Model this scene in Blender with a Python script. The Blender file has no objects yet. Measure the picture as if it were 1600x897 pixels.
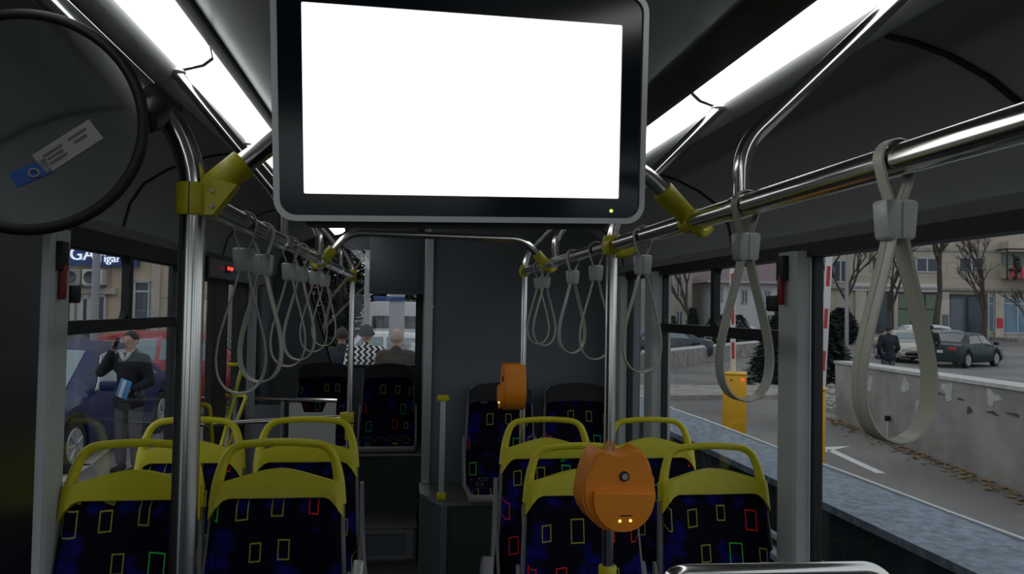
import bpy, bmesh, math, random
from mathutils import Vector, Matrix, Euler
random.seed(7)
sc = bpy.context.scene
COL = sc.collection
PI = math.pi
R = math.radians

# ------------------------------------------------------------------ camera, sky, exposure
YAW, PITCH, ROLL = R(8.0), R(1.65), R(1.0)
F = Vector((math.sin(YAW)*math.cos(PITCH), math.cos(YAW)*math.cos(PITCH), math.sin(PITCH)))
R0 = F.cross(Vector((0, 0, 1))).normalized(); U0 = R0.cross(F)
UP = U0*math.cos(ROLL) - R0*math.sin(ROLL); RT = R0*math.cos(ROLL) + U0*math.sin(ROLL)
cam_d = bpy.data.cameras.new('camera'); cam = bpy.data.objects.new('camera', cam_d); COL.objects.link(cam)
cam_d.sensor_width = 36; cam_d.lens = 27.0; cam_d.clip_start = 0.02; cam_d.clip_end = 500
cam.matrix_world = Matrix(((RT.x, UP.x, -F.x, 0), (RT.y, UP.y, -F.y, 0), (RT.z, UP.z, -F.z, 0), (0, 0, 0, 1)))
sc.camera = cam
sc.view_settings.view_transform = 'Standard'
try: sc.view_settings.look = 'None'
except Exception: pass
sc.view_settings.gamma = 1.0; sc.view_settings.exposure = 0.0
sc.view_settings.use_curve_mapping = False
SKY = 0.80
LIGHT_E, SCREEN_E = 2.8, 1.8
w = bpy.data.worlds.new('overcast_dusk'); sc.world = w; w.use_nodes = True
wn = w.node_tree; wn.nodes.clear()
wo = wn.nodes.new('ShaderNodeOutputWorld'); wb = wn.nodes.new('ShaderNodeBackground')
tc = wn.nodes.new('ShaderNodeTexCoord'); nz = wn.nodes.new('ShaderNodeTexNoise'); cr = wn.nodes.new('ShaderNodeValToRGB')
nz.inputs['Scale'].default_value = 2.0
cr.color_ramp.elements[0].position = 0.3; cr.color_ramp.elements[0].color = (0.78, 0.86, 1.0, 1)
cr.color_ramp.elements[1].position = 0.75; cr.color_ramp.elements[1].color = (1.0, 0.98, 0.96, 1)
wn.links.new(tc.outputs['Generated'], nz.inputs['Vector']); wn.links.new(nz.outputs[0], cr.inputs[0])
wn.links.new(cr.outputs[0], wb.inputs[0]); wn.links.new(wb.outputs[0], wo.inputs[0])
wb.inputs[1].default_value = SKY
try:
    sc.cycles.max_bounces = 10; sc.cycles.transparent_max_bounces = 24; sc.cycles.glossy_bounces = 5
    sc.cycles.caustics_reflective = False; sc.cycles.caustics_refractive = False
    sc.cycles.sample_clamp_indirect = 3.0; sc.cycles.use_denoising = True
except Exception: pass

# ------------------------------------------------------------------ materials
def nd(nt, kind, **kw):
    n = nt.nodes.new(kind)
    for k, v in kw.items(): setattr(n, k, v)
    return n
def mat(name, col, rough=0.5, metal=0.0, var=0.0, vscale=6.0, bump=0.0, bscale=60.0, emit=None, es=0.0, coat=0.0, spec=0.5):
    m = bpy.data.materials.new(name); m.use_nodes = True
    nt = m.node_tree; b = nt.nodes['Principled BSDF']
    b.inputs['Base Color'].default_value = (*col, 1); b.inputs['Roughness'].default_value = rough
    b.inputs['Metallic'].default_value = metal; b.inputs['Coat Weight'].default_value = coat
    b.inputs['Specular IOR Level'].default_value = spec
    t = nd(nt, 'ShaderNodeTexCoord')
    if var > 0:
        n = nd(nt, 'ShaderNodeTexNoise'); n.inputs['Scale'].default_value = vscale; n.inputs['Detail'].default_value = 5
        r = nd(nt, 'ShaderNodeValToRGB')
        r.color_ramp.elements[0].position = 0.3; r.color_ramp.elements[1].position = 0.7
        r.color_ramp.elements[0].color = (*[c*(1-var) for c in col], 1)
        r.color_ramp.elements[1].color = (*[min(1, c*(1+var)) for c in col], 1)
        nt.links.new(t.outputs['Object'], n.inputs['Vector']); nt.links.new(n.outputs[0], r.inputs[0])
        nt.links.new(r.outputs[0], b.inputs['Base Color'])
    if bump > 0:
        n = nd(nt, 'ShaderNodeTexNoise'); n.inputs['Scale'].default_value = bscale; n.inputs['Detail'].default_value = 4
        bp = nd(nt, 'ShaderNodeBump'); bp.inputs['Strength'].default_value = bump; bp.inputs['Distance'].default_value = 0.01
        nt.links.new(t.outputs['Object'], n.inputs['Vector']); nt.links.new(n.outputs[0], bp.inputs['Height'])
        nt.links.new(bp.outputs[0], b.inputs['Normal'])
    if emit:
        b.inputs['Emission Color'].default_value = (*emit, 1); b.inputs['Emission Strength'].default_value = es
    return m
def glass(name, tint=(0.8, 0.84, 0.84), refl=0.6):
    m = bpy.data.materials.new(name); m.use_nodes = True; nt = m.node_tree; nt.nodes.clear()
    o = nd(nt, 'ShaderNodeOutputMaterial'); mx = nd(nt, 'ShaderNodeMixShader'); tr = nd(nt, 'ShaderNodeBsdfTransparent')
    gl = nd(nt, 'ShaderNodeBsdfGlossy'); ge = nd(nt, 'ShaderNodeNewGeometry'); dt = nd(nt, 'ShaderNodeVectorMath', operation='DOT_PRODUCT')
    nt.links.new(ge.outputs['Normal'], dt.inputs[0]); nt.links.new(ge.outputs['Incoming'], dt.inputs[1])
    def mth(op, a, b_=0.0):
        n = nd(nt, 'ShaderNodeMath', operation=op)
        for i, v in enumerate((a, b_)):
            if isinstance(v, (int, float)): n.inputs[i].default_value = v
            else: nt.links.new(v, n.inputs[i])
        return n
    fr = mth('ADD', mth('MULTIPLY', mth('POWER', mth('SUBTRACT', 1.0, mth('ABSOLUTE', dt.outputs['Value']).outputs[0]).outputs[0], 5.0).outputs[0], 0.96).outputs[0], 0.04)
    mu = nd(nt, 'ShaderNodeMath', operation='MULTIPLY'); mu.inputs[1].default_value = refl
    tr.inputs[0].default_value = (*tint, 1); gl.inputs['Roughness'].default_value = 0.02
    nt.links.new(fr.outputs[0], mu.inputs[0]); nt.links.new(mu.outputs[0], mx.inputs[0])
    nt.links.new(tr.outputs[0], mx.inputs[1]); nt.links.new(gl.outputs[0], mx.inputs[2]); nt.links.new(mx.outputs[0], o.inputs[0])
    return m

def fabric_mat():
    """dark navy velour with thin coloured rectangles and blue blotches, laid out in the panel's own x/z"""
    m = bpy.data.materials.new('seat_fabric'); m.use_nodes = True; nt = m.node_tree; b = nt.nodes['Principled BSDF']
    L = nt.links.new
    def math_(op, a=None, b_=None, c=None):
        n = nd(nt, 'ShaderNodeMath', operation=op)
        for i, v in enumerate((a, b_, c)):
            if v is None: continue
            if isinstance(v, (int, float)): n.inputs[i].default_value = v
            else: L(v, n.inputs[i])
        return n.outputs[0]
    t = nd(nt, 'ShaderNodeTexCoord'); s = nd(nt, 'ShaderNodeSeparateXYZ'); L(t.outputs['Object'], s.inputs[0])
    oi = nd(nt, 'ShaderNodeObjectInfo')
    x = math_('MULTIPLY', math_('ADD', s.outputs[0], math_('MULTIPLY', oi.outputs['Random'], 3.1)), 1/0.100)
    y0 = math_('SUBTRACT', s.outputs[2], s.outputs[1])
    z = math_('MULTIPLY', math_('ADD', y0, math_('MULTIPLY', oi.outputs['Random'], 1.7)), 1/0.112)
    row = math_('FLOOR', z)
    x = math_('ADD', x, math_('MULTIPLY', row, 0.37))
    cx = math_('FLOOR', x)
    cv = nd(nt, 'ShaderNodeCombineXYZ'); L(cx, cv.inputs[0]); L(row, cv.inputs[1])
    wn_ = nd(nt, 'ShaderNodeTexWhiteNoise', noise_dimensions='3D'); L(cv.outputs[0], wn_.inputs['Vector'])
    sr = nd(nt, 'ShaderNodeSeparateColor'); L(wn_.outputs['Color'], sr.inputs[0])
    fx = math_('SUBTRACT', math_('FRACT', x), math_('MULTIPLY_ADD', sr.outputs[0], 0.3, 0.35))
    fz = math_('SUBTRACT', math_('FRACT', z), math_('MULTIPLY_ADD', sr.outputs[1], 0.2, 0.4))
    size = math_('MULTIPLY_ADD', sr.outputs[2], 0.10, 0.12)
    ax = math_('MULTIPLY', math_('SUBTRACT', math_('ABSOLUTE', fx), size), 0.100)
    az = math_('MULTIPLY', math_('SUBTRACT', math_('ABSOLUTE', fz), math_('MULTIPLY', size, 1.25)), 0.112)
    d = math_('ABSOLUTE', math_('MAXIMUM', ax, az))
    line = math_('LESS_THAN', d, 0.0018)
    ramp = nd(nt, 'ShaderNodeValToRGB'); ramp.color_ramp.interpolation = 'CONSTANT'
    e = ramp.color_ramp.elements
    e[0].position = 0; e[0].color = (0.36, 0.36, 0.05, 1); e[1].position = 0.66; e[1].color = (0.85, 0.03, 0.02, 1)
    e.new(0.76).color = (0.06, 0.6, 0.08, 1); e.new(0.81).color = (0.003, 0.003, 0.012, 1)
    L(wn_.outputs['Value'], ramp.inputs[0])
    n = nd(nt, 'ShaderNodeTexNoise'); n.inputs['Scale'].default_value = 13; n.inputs['Detail'].default_value = 1
    L(t.outputs['Object'], n.inputs['Vector'])
    bl = nd(nt, 'ShaderNodeValToRGB'); be = bl.color_ramp.elements
    be[0].position = 0.55; be[0].color = (0.0035, 0.0035, 0.012, 1); be[1].position = 0.72; be[1].color = (0.008, 0.008, 0.16, 1)
    L(n.outputs[0], bl.inputs[0])
    mx = nd(nt, 'ShaderNodeMix', data_type='RGBA'); L(line, mx.inputs[0]); L(bl.outputs[0], mx.inputs[6]); L(ramp.outputs[0], mx.inputs[7])
    L(mx.outputs[2], b.inputs['Base Color']); b.inputs['Roughness'].default_value = 0.9
    b.inputs['Specular IOR Level'].default_value = 0.1
    return m

def facade_mat(name, c1, c2, w_=1.2, h_=0.6):
    m = mat(name, c1, 0.85); nt = m.node_tree; b = nt.nodes['Principled BSDF']
    t = nd(nt, 'ShaderNodeTexCoord'); mp = nd(nt, 'ShaderNodeMapping'); mp.inputs['Rotation'].default_value = (R(90), 0, 0)
    br = nd(nt, 'ShaderNodeTexBrick'); br.inputs['Color1'].default_value = (*c1, 1); br.inputs['Color2'].default_value = (*c2, 1)
    br.inputs['Mortar'].default_value = (*[c*0.75 for c in c1], 1); br.inputs['Scale'].default_value = 1.0
    br.inputs['Brick Width'].default_value = w_; br.inputs['Row Height'].default_value = h_; br.inputs['Mortar Size'].default_value = 0.02
    nt.links.new(t.outputs['Object'], mp.inputs[0]); nt.links.new(mp.outputs[0], br.inputs[0]); nt.links.new(br.outputs[0], b.inputs['Base Color'])
    return m

def asphalt_mat(name, c1, c2, sc_=0.35):
    m = mat(name, c1, 0.8, bump=0.3, bscale=40); nt = m.node_tree; b = nt.nodes['Principled BSDF']
    t = nd(nt, 'ShaderNodeTexCoord'); n = nd(nt, 'ShaderNodeTexNoise'); n.inputs['Scale'].default_value = sc_; n.inputs['Detail'].default_value = 8
    r = nd(nt, 'ShaderNodeValToRGB'); r.color_ramp.elements[0].position = .35; r.color_ramp.elements[1].position = .65
    r.color_ramp.elements[0].color = (*c1, 1); r.color_ramp.elements[1].color = (*c2, 1)
    nt.links.new(t.outputs['Object'], n.inputs['Vector']); nt.links.new(n.outputs[0], r.inputs[0]); nt.links.new(r.outputs[0], b.inputs['Base Color'])
    return m

M = dict(
    yellow=mat('yellow_plastic', (0.58, 0.53, 0.012), 0.42, var=0.04, vscale=30, bump=0.05, bscale=300),
    orange=mat('orange_plastic', (0.88, 0.28, 0.01), 0.45, bump=0.05, bscale=400),
    chrome=mat('stainless_tube', (0.70, 0.70, 0.66), 0.17, 1.0),
    alu=mat('aluminium_trim', (0.42, 0.43, 0.42), 0.38, 1.0, bump=0.05, bscale=90),
    fabric=fabric_mat(),
    seat_top=mat('black_vinyl', (0.008, 0.010, 0.012), 0.7),
    seat_grey=mat('seat_shell_grey', (0.24, 0.24, 0.25), 0.5),
    panel=mat('grey_wall_laminate', (0.145, 0.165, 0.185), 0.6, var=0.06, vscale=2, bump=0.08, bscale=200),
    cove=mat('side_cove_grey', (0.38, 0.405, 0.41), 0.5, bump=0.06, bscale=250),
    ceil=mat('ceiling_laminate', (0.19, 0.215, 0.205), 0.28, var=0.10, vscale=1.4, bump=0.03, bscale=120),
    black=mat('black_rubber', (0.006, 0.006, 0.007), 0.55),
    gloss_black=mat('gloss_black', (0.004, 0.010, 0.016), 0.12),
    pillar=mat('pillar_grey', (0.47, 0.51, 0.50), 0.5, var=0.05, vscale=4),
    floor=mat('floor_vinyl', (0.05, 0.055, 0.055), 0.6, var=0.3, vscale=60),
    dark_panel=mat('dark_green_panel', (0.045, 0.06, 0.06), 0.6),
    strap=mat('strap_grey_green', (0.50, 0.51, 0.42), 0.4, bump=0.03, bscale=200),
    buckle=mat('buckle_grey', (0.46, 0.49, 0.45), 0.35),
    silver=mat('silver_bezel', (0.62, 0.64, 0.62), 0.35, 0.6),
    screen=mat('lit_screen', (0.8, 0.8, 0.8), 0.3, emit=(1, 1, 1), es=SCREEN_E),
    led_y=mat('yellow_led', (1, 0.8, 0.2), 0.3, emit=(1, 0.72, 0.12), es=3.0),
    led_g=mat('green_led', (0.6, 1, 0.2), 0.3, emit=(0.6, 1, 0.1), es=2.0),
    led_r=mat('red_led', (1, 0.1, 0.05), 0.3, emit=(1, 0.03, 0.02), es=3.0),
    tube=mat('lit_diffuser', (0.9, 0.9, 0.9), 0.4, emit=(0.96, 0.98, 1.0), es=LIGHT_E),
    cove_white=mat('lamp_housing', (0.75, 0.76, 0.76), 0.4),
    white=mat('white_plastic', (0.55, 0.56, 0.55), 0.5),
    red=mat('red_plastic', (0.24, 0.008, 0.010), 0.4),
    mirror=mat('mirror_face', (0.72, 0.73, 0.71), 0.06, 1.0),
    blue_st=mat('blue_sticker', (0.02, 0.09, 0.36), 0.5),
    glass=glass('window_glass', (0.93, 0.95, 0.95)),
    blackmetal=mat('dark_frame', (0.010, 0.012, 0.013), 0.4),
    # outside
    asphalt=asphalt_mat('asphalt', (0.12, 0.115, 0.11), (0.20, 0.19, 0.18)),
    roadpaint=mat('road_paint', (0.62, 0.62, 0.60), 0.8, var=0.15, vscale=14),
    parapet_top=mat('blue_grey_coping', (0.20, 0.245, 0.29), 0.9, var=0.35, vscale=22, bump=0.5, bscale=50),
    parapet_side=mat('shaded_green_concrete', (0.020, 0.032, 0.032), 0.9, var=0.3, vscale=5),  # dark green, with the shade on the bus-facing side put into the colour
    edge_white=mat('white_edge', (0.7, 0.72, 0.72), 0.6),
    concrete=asphalt_mat('weathered_concrete', (0.24, 0.235, 0.22), (0.38, 0.37, 0.35), 1.3),
    patch=mat('pale_plaster', (0.50, 0.50, 0.48), 0.9, var=0.15, vscale=8),
    crack=mat('dark_spall', (0.07, 0.065, 0.06), 0.95),
    leaves_g=mat('dead_leaves', (0.20, 0.13, 0.06), 0.95, var=0.6, vscale=20),
    kerb=mat('kerb_stone', (0.30, 0.285, 0.26), 0.9, var=0.3, vscale=3),
    beige=facade_mat('beige_panel_facade', (0.40, 0.355, 0.28), (0.46, 0.41, 0.33), 3.4, 1.4),
    beige_l=facade_mat('beige_stone_facade', (0.50, 0.42, 0.30), (0.56, 0.48, 0.36), 2.2, 1.1),
    cream=mat('cream_render', (0.48, 0.43, 0.36), 0.9, var=0.12, vscale=0.7),
    housewhite=mat('white_render', (0.62, 0.61, 0.60), 0.9, var=0.08, vscale=0.7),
    pinkish=mat('faded_pink_render', (0.36, 0.32, 0.29), 0.9, var=0.15, vscale=0.5),
    bluewall=mat('blue_cladding', (0.12, 0.20, 0.32), 0.6),
    rooftile=mat('mauve_roof_tile', (0.20, 0.155, 0.165), 0.85, var=0.15, vscale=5),
    darkglass=mat('dark_window', (0.04, 0.055, 0.075), 0.15),
    blueglass=mat('blue_shop_glass', (0.10, 0.20, 0.29), 0.2),
    greenglass=mat('green_shop_glass', (0.14, 0.19, 0.14), 0.3),
    whiteframe=mat('white_frame', (0.42, 0.43, 0.43), 0.5),
    signblue=mat('sign_blue', (0.012, 0.045, 0.20), 0.4),
    signtext=mat('lit_letters', (0.8, 0.85, 0.9), 0.4, emit=(0.8, 0.9, 1.0), es=0.75),
    signred=mat('red_letters', (0.55, 0.03, 0.05), 0.5),
    pole=mat('galvanised_pole', (0.30, 0.31, 0.33), 0.5, 0.3),
    barrier=mat('barrier_yellow', (0.80, 0.42, 0.015), 0.5, var=0.05),
    armred=mat('barrier_red', (0.50, 0.03, 0.04), 0.5), armwhite=mat('barrier_white', (0.7, 0.7, 0.7), 0.5),
    bark=mat('bark', (0.075, 0.06, 0.05), 0.9, var=0.3, vscale=12),
    conifer=mat('conifer_green', (0.022, 0.040, 0.028), 0.9, spec=0.05, var=0.5, vscale=6),
    hedge=mat('hedge_green', (0.040, 0.055, 0.045), 0.9, spec=0.05, var=0.5, vscale=6),
    grass=mat('grass', (0.10, 0.12, 0.05), 0.95, var=0.4, vscale=10),
    acgrey=mat('ac_unit', (0.55, 0.55, 0.53), 0.5),
    skin=mat('skin', (0.42, 0.24, 0.17), 0.6), skin2=mat('skin_pink', (0.50, 0.27, 0.19), 0.6),
    cloth_black=mat('black_cloth', (0.010, 0.011, 0.014), 0.9), cloth_navy=mat('navy_cloth', (0.014, 0.017, 0.030), 0.9),
    cloth_grey=mat('grey_trousers', (0.085, 0.085, 0.09), 0.9), cloth_brown=mat('brown_cloth', (0.05, 0.04, 0.032), 0.9),
    shirt=mat('shirt_white', (0.55, 0.56, 0.58), 0.8),
    hair_dark=mat('dark_hair', (0.02, 0.014, 0.010), 0.7), hair_grey=mat('thin_fair_hair', (0.34, 0.24, 0.18), 0.8),
    knit=mat('dark_knit', (0.02, 0.02, 0.022), 0.95, bump=0.5, bscale=120),
    car_blue=mat('car_blue', (0.012, 0.022, 0.085), 0.35, 0.0, spec=0.35), car_red=mat('car_red', (0.33, 0.012, 0.02), 0.3, coat=0.6),
    car_green=mat('car_dark_green', (0.006, 0.022, 0.026), 0.4, 0.0, spec=0.25), car_beige=mat('car_champagne', (0.36, 0.34, 0.28), 0.3, 0.3, coat=0.5),
    car_grey=mat('car_dark_grey', (0.06, 0.065, 0.08), 0.3, 0.3, coat=0.6), car_white=mat('car_white', (0.62, 0.64, 0.66), 0.3, coat=0.5),
    car_silver=mat('car_silver', (0.36, 0.40, 0.42), 0.3, 0.5, coat=0.5), car_dark=mat('car_teal', (0.02, 0.035, 0.045), 0.3, 0.2, coat=0.6),
    carglass=mat('car_glass', (0.035, 0.05, 0.06), 0.06, 0.0, coat=0.5), carglass_l=mat('car_glass_pale', (0.20, 0.27, 0.28), 0.08),
    tyre=mat('tyre', (0.012, 0.012, 0.012), 0.85), rim=mat('alloy_rim', (0.40, 0.41, 0.43), 0.35, 0.3),
    tail=mat('tail_lamp', (0.45, 0.02, 0.02), 0.2), tail_on=mat('tail_lamp_lit', (0.6, 0.05, 0.05), 0.2, emit=(1, 0.06, 0.05), es=1.2),
    headlamp=mat('head_lamp', (0.55, 0.57, 0.6), 0.1), plate=mat('number_plate', (0.6, 0.6, 0.6), 0.5),
    paper=mat('pale_sticker', (0.36, 0.36, 0.34), 0.7), ink=mat('grey_ink', (0.12, 0.12, 0.12), 0.7),
    book_blue=mat('blue_cover', (0.05, 0.25, 0.55), 0.5), phone=mat('phone_black', (0.012, 0.012, 0.014), 0.3),
)
def knit_zigzag():
    m = mat('zigzag_knit', (0.5, 0.5, 0.5), 0.95); nt = m.node_tree; b = nt.nodes['Principled BSDF']
    t = nd(nt, 'ShaderNodeTexCoord'); mp = nd(nt, 'ShaderNodeMapping'); mp.inputs['Rotation'].default_value = (0, R(90), 0)
    s = nd(nt, 'ShaderNodeSeparateXYZ'); nt.links.new(t.outputs['Object'], s.inputs[0])
    def mt(op, a, b_=None):
        n = nd(nt, 'ShaderNodeMath', operation=op)
        for i, v in enumerate((a, b_)):
            if v is None: continue
            if isinstance(v, (int, float)): n.inputs[i].default_value = v
            else: nt.links.new(v, n.inputs[i])
        return n.outputs[0]
    zz = mt('PINGPONG', s.outputs[2], 0.036)
    v = mt('FRACT', mt('MULTIPLY', mt('ADD', s.outputs[0], mt('MULTIPLY', zz, 1.1)), 1/0.074))
    r = nd(nt, 'ShaderNodeValToRGB'); r.color_ramp.interpolation = 'CONSTANT'
    r.color_ramp.elements[0].color = (0.015, 0.015, 0.018, 1); r.color_ramp.elements[1].position = 0.52; r.color_ramp.elements[1].color = (0.62, 0.62, 0.62, 1)
    nt.links.new(v, r.inputs[0]); nt.links.new(r.outputs[0], b.inputs['Base Color'])
    return m
M['zigzag'] = knit_zigzag()

# ------------------------------------------------------------------ geometry helpers
def BM(): return bmesh.new()
def box(bm, c, s, rot=None, bev=0.0, seg=2):
    r = bmesh.ops.create_cube(bm, size=1.0)
    vs = r['verts']
    for v in vs: v.co = Vector((v.co.x*s[0], v.co.y*s[1], v.co.z*s[2]))
    if bev > 0:
        es = list({e for v in vs for e in v.link_edges})
        rb = bmesh.ops.bevel(bm, geom=es, offset=bev, segments=seg, affect='EDGES', profile=0.5)
        vs = list({v for f in rb['faces'] for v in f.verts} | {v for v in vs if v.is_valid})
        # collect the whole island
        seen = set(vs); st = list(vs)
        while st:
            a = st.pop()
            for e in a.link_edges:
                o = e.other_vert(a)
                if o not in seen: seen.add(o); st.append(o)
        vs = list(seen)
    mt = rot.to_matrix() if isinstance(rot, Euler) else (rot if rot is not None else Matrix.Identity(3))
    for v in vs: v.co = mt @ v.co + Vector(c)
    return vs
def bb(bm, a, b, bev=0.0):
    a = Vector(a); b = Vector(b)
    return box(bm, (a+b)/2, [abs(b[i]-a[i]) for i in range(3)], bev=bev)
def frames(pts, closed):
    n = len(pts); T = []
    for i in range(n):
        if closed: t = pts[(i+1) % n]-pts[i-1]
        else: t = pts[min(i+1, n-1)]-pts[max(i-1, 0)]
        T.append(t.normalized() if t.length > 1e-9 else Vector((0, 0, 1)))
    ref = Vector((0, 0, 1)) if abs(T[0].z) < 0.9 else Vector((0, 1, 0))
    nrm = (ref - T[0]*ref.dot(T[0])).normalized(); out = []
    for i in range(n):
        nrm = nrm - T[i]*nrm.dot(T[i])
        nrm = nrm.normalized() if nrm.length > 1e-6 else T[i].orthogonal().normalized()
        out.append((nrm, T[i].cross(nrm)))
    return out
def tube(bm, pts, r, seg=12, closed=False, cap=True):
    pts = [Vector(p) for p in pts]; fr = frames(pts, closed); rings = []
    rr = r if isinstance(r, (list, tuple)) else [r]*len(pts)
    for p, (a, b), q in zip(pts, fr, rr):
        rings.append([bm.verts.new(p + (a*math.cos(2*PI*k/seg) + b*math.sin(2*PI*k/seg))*q) for k in range(seg)])
    n = len(rings)
    for i in range(n if closed else n-1):
        A, B = rings[i], rings[(i+1) % n]
        for k in range(seg): bm.faces.new((A[k], A[(k+1) % seg], B[(k+1) % seg], B[k]))
    if cap and not closed:
        bm.faces.new(rings[0][::-1]); bm.faces.new(rings[-1])
def fillet(pts, rad=0.06, n=6):
    pts = [Vector(p) for p in pts]; out = [pts[0]]
    for i in range(1, len(pts)-1):
        a, b, c = pts[i-1], pts[i], pts[i+1]
        d = min(rad, (a-b).length*0.48, (c-b).length*0.48)
        p = b+(a-b).normalized()*d; q = b+(c-b).normalized()*d
        for k in range(n+1):
            t = k/n; out.append(p*(1-t)**2 + b*2*t*(1-t) + q*t*t)
    out.append(pts[-1]); return out
def cyl(bm, p0, p1, r0, r1=None, seg=16):
    tube(bm, [p0, p1], [r0, r0 if r1 is None else r1], seg)
def prism(bm, poly, y0, y1, frame=None):
    """poly of (x, z), extruded from y0 to y1; frame maps local to world"""
    fr = frame or Matrix.Identity(4)
    a = [bm.verts.new(fr @ Vector((x, y0, z))) for x, z in poly]; b = [bm.verts.new(fr @ Vector((x, y1, z))) for x, z in poly]
    n = len(poly)
    bm.faces.new(a); bm.faces.new(b[::-1])
    for i in range(n): bm.faces.new((a[i], b[i], b[(i+1) % n], a[(i+1) % n]))
def ring_prism(bm, outer, inner, y0, y1, frame=None):
    fr = frame or Matrix.Identity(4); n = len(outer)
    V = [[bm.verts.new(fr @ Vector((x, y, z))) for x, z in P_] for P_ in (outer, inner) for y in (y0, y1)]
    oa, ob, ia, ib = V
    for i in range(n):
        j = (i+1) % n
        bm.faces.new((oa[i], oa[j], ia[j], ia[i])); bm.faces.new((ob[i], ib[i], ib[j], ob[j]))
        bm.faces.new((oa[i], ob[i], ob[j], oa[j])); bm.faces.new((ia[i], ia[j], ib[j], ib[i]))
def rrect(w_, h_, r, n=6, cx=0, cz=0):
    out = []
    for (sx, sz, a0) in ((1, 1, 0), (-1, 1, 90), (-1, -1, 180), (1, -1, 270)):
        for k in range(n+1):
            a = R(a0+90*k/n); out.append((cx+sx*(w_/2-r)+r*math.cos(a), cz+sz*(h_/2-r)+r*math.sin(a)))
    return out
def grid(bm, fn, nu, nv):
    V = [[bm.verts.new(fn(i/nu, j/nv)) for j in range(nv+1)] for i in range(nu+1)]
    for i in range(nu):
        for j in range(nv): bm.faces.new((V[i][j], V[i+1][j], V[i+1][j+1], V[i][j+1]))
    return V
def sphere(bm, c, r, u=16, v=10):
    rr = r if isinstance(r, (tuple, list)) else (r, r, r)
    res = bmesh.ops.create_uvsphere(bm, u_segments=u, v_segments=v, radius=1)
    for q in res['verts']: q.co = Vector((q.co.x*rr[0], q.co.y*rr[1], q.co.z*rr[2]))+Vector(c)
    return res['verts']
def lathe(bm, prof, c, axis='Y', seg=28):
    """prof of (r, h) turned round the axis"""
    rings = []
    for r, h in prof:
        ring = []
        for k in range(seg):
            a = 2*PI*k/seg; u, v = r*math.cos(a), r*math.sin(a)
            p = (u, h, v) if axis == 'Y' else (h, u, v) if axis == 'X' else (u, v, h)
            ring.append(bm.verts.new(Vector(p)+Vector(c)))
        rings.append(ring)
    for A, B in zip(rings, rings[1:]):
        for k in range(seg): bm.faces.new((A[k], A[(k+1) % seg], B[(k+1) % seg], B[k]))
    if prof[0][0] > 1e-5: bm.faces.new(rings[0][::-1])
    if prof[-1][0] > 1e-5: bm.faces.new(rings[-1])

W = {}
def finish(me, smooth=True):
    if smooth:
        me.shade_smooth()
        try: me.set_sharp_from_angle(angle=R(38))
        except Exception: pass
def mk(name, bm, m, parent=None, local=False, smooth=True):
    """one mesh object; bm is in world coordinates unless local"""
    bmesh.ops.remove_doubles(bm, verts=bm.verts, dist=1e-6)
    bmesh.ops.recalc_face_normals(bm, faces=bm.faces)
    me = bpy.data.meshes.new(name)
    if parent is not None:
        if not local: bmesh.ops.transform(bm, matrix=W[parent].inverted(), verts=bm.verts)
        bm.to_mesh(me); bm.free(); o = bpy.data.objects.new(name, me); COL.objects.link(o); o.parent = parent; W[o] = W[parent]
    else:
        xs = [v.co for v in bm.verts]
        lo = Vector([min(c[i] for c in xs) for i in range(3)]); hi = Vector([max(c[i] for c in xs) for i in range(3)])
        org = Vector(((lo.x+hi.x)/2, (lo.y+hi.y)/2, lo.z))
        bmesh.ops.translate(bm, verts=bm.verts, vec=-org)
        bm.to_mesh(me); bm.free(); o = bpy.data.objects.new(name, me); COL.objects.link(o); o.location = org; W[o] = Matrix.Translation(org)
    finish(me, smooth)
    for x in (m if isinstance(m, (list, tuple)) else [m]): me.materials.append(x)
    return o
def tag(o, label, cat, group=None, kind=None):
    o['label'] = label; o['category'] = cat
    if group: o['group'] = group
    if kind: o['kind'] = kind
    return o
def thing(name, label, cat, loc=(0, 0, 0), rz=0.0, group=None):
    o = bpy.data.objects.new(name, None); COL.objects.link(o); o.location = loc; o.rotation_euler = (0, 0, rz)
    o.empty_display_size = 0.1
    W[o] = Matrix.Translation(Vector(loc)) @ Matrix.Rotation(rz, 4, 'Z')
    return tag(o, label, cat, group)
def struct(name, bm, m, smooth=False):
    o = mk(name, bm, m, smooth=smooth); o['kind'] = 'structure'; return o
def dup(root, loc, rz=None, label=None, group=None, keep=lambda o: True):
    r = root.copy(); COL.objects.link(r); r.location = loc
    if rz is not None: r.rotation_euler = (0, 0, rz)
    if label: r['label'] = label
    if group: r['group'] = group
    def rec(a, b):
        for ch in list(a.children):
            if not keep(ch): continue
            c = ch.copy(); COL.objects.link(c); c.parent = b; rec(ch, c)
    rec(root, r); return r

# ================================================================== BUS SHELL
XL, XR, ZF, ZC = -1.03, 1.33, -1.72, 0.66
YF, YR = -2.6, 6.4          # front and rear inner faces
G = -2.07                   # street level

b = BM(); bb(b, (XL-.1, YF-.1, ZF-.12), (XR+.1, YR+.1, ZF)); struct('floor', b, M['floor'])
b = BM(); bb(b, (XL-.1, YF-.1, ZC+.02), (XR+.1, YR+.1, ZC+.16)); struct('roof', b, M['blackmetal'])
b = BM()
bb(b, (-0.47, YF, ZC), (0.71, YR, ZC+.019))
struct('ceiling', b, M['ceil'])
b = BM()     # dark gap channels beside the light strips
for x0, x1 in ((-0.545, -0.47), (0.71, 0.785)):
    s = 1 if x0 > 0 else -1
    a_, c_ = (x0, x1)
    prism(b, [(a_, ZC+.018), (c_, ZC+.018), (c_, 0.605 if s > 0 else 0.645), (a_, 0.645 if s > 0 else 0.605)], YF, YR)
struct('ceiling_channel', b, M['blackmetal'])
for yy in (1.0, 3.2, 5.1):
    b = BM(); bb(b, (-0.47, yy-.006, ZC-.003), (0.71, yy+.006, ZC)); struct('ceiling_joint', b, M['cove'])

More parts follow.
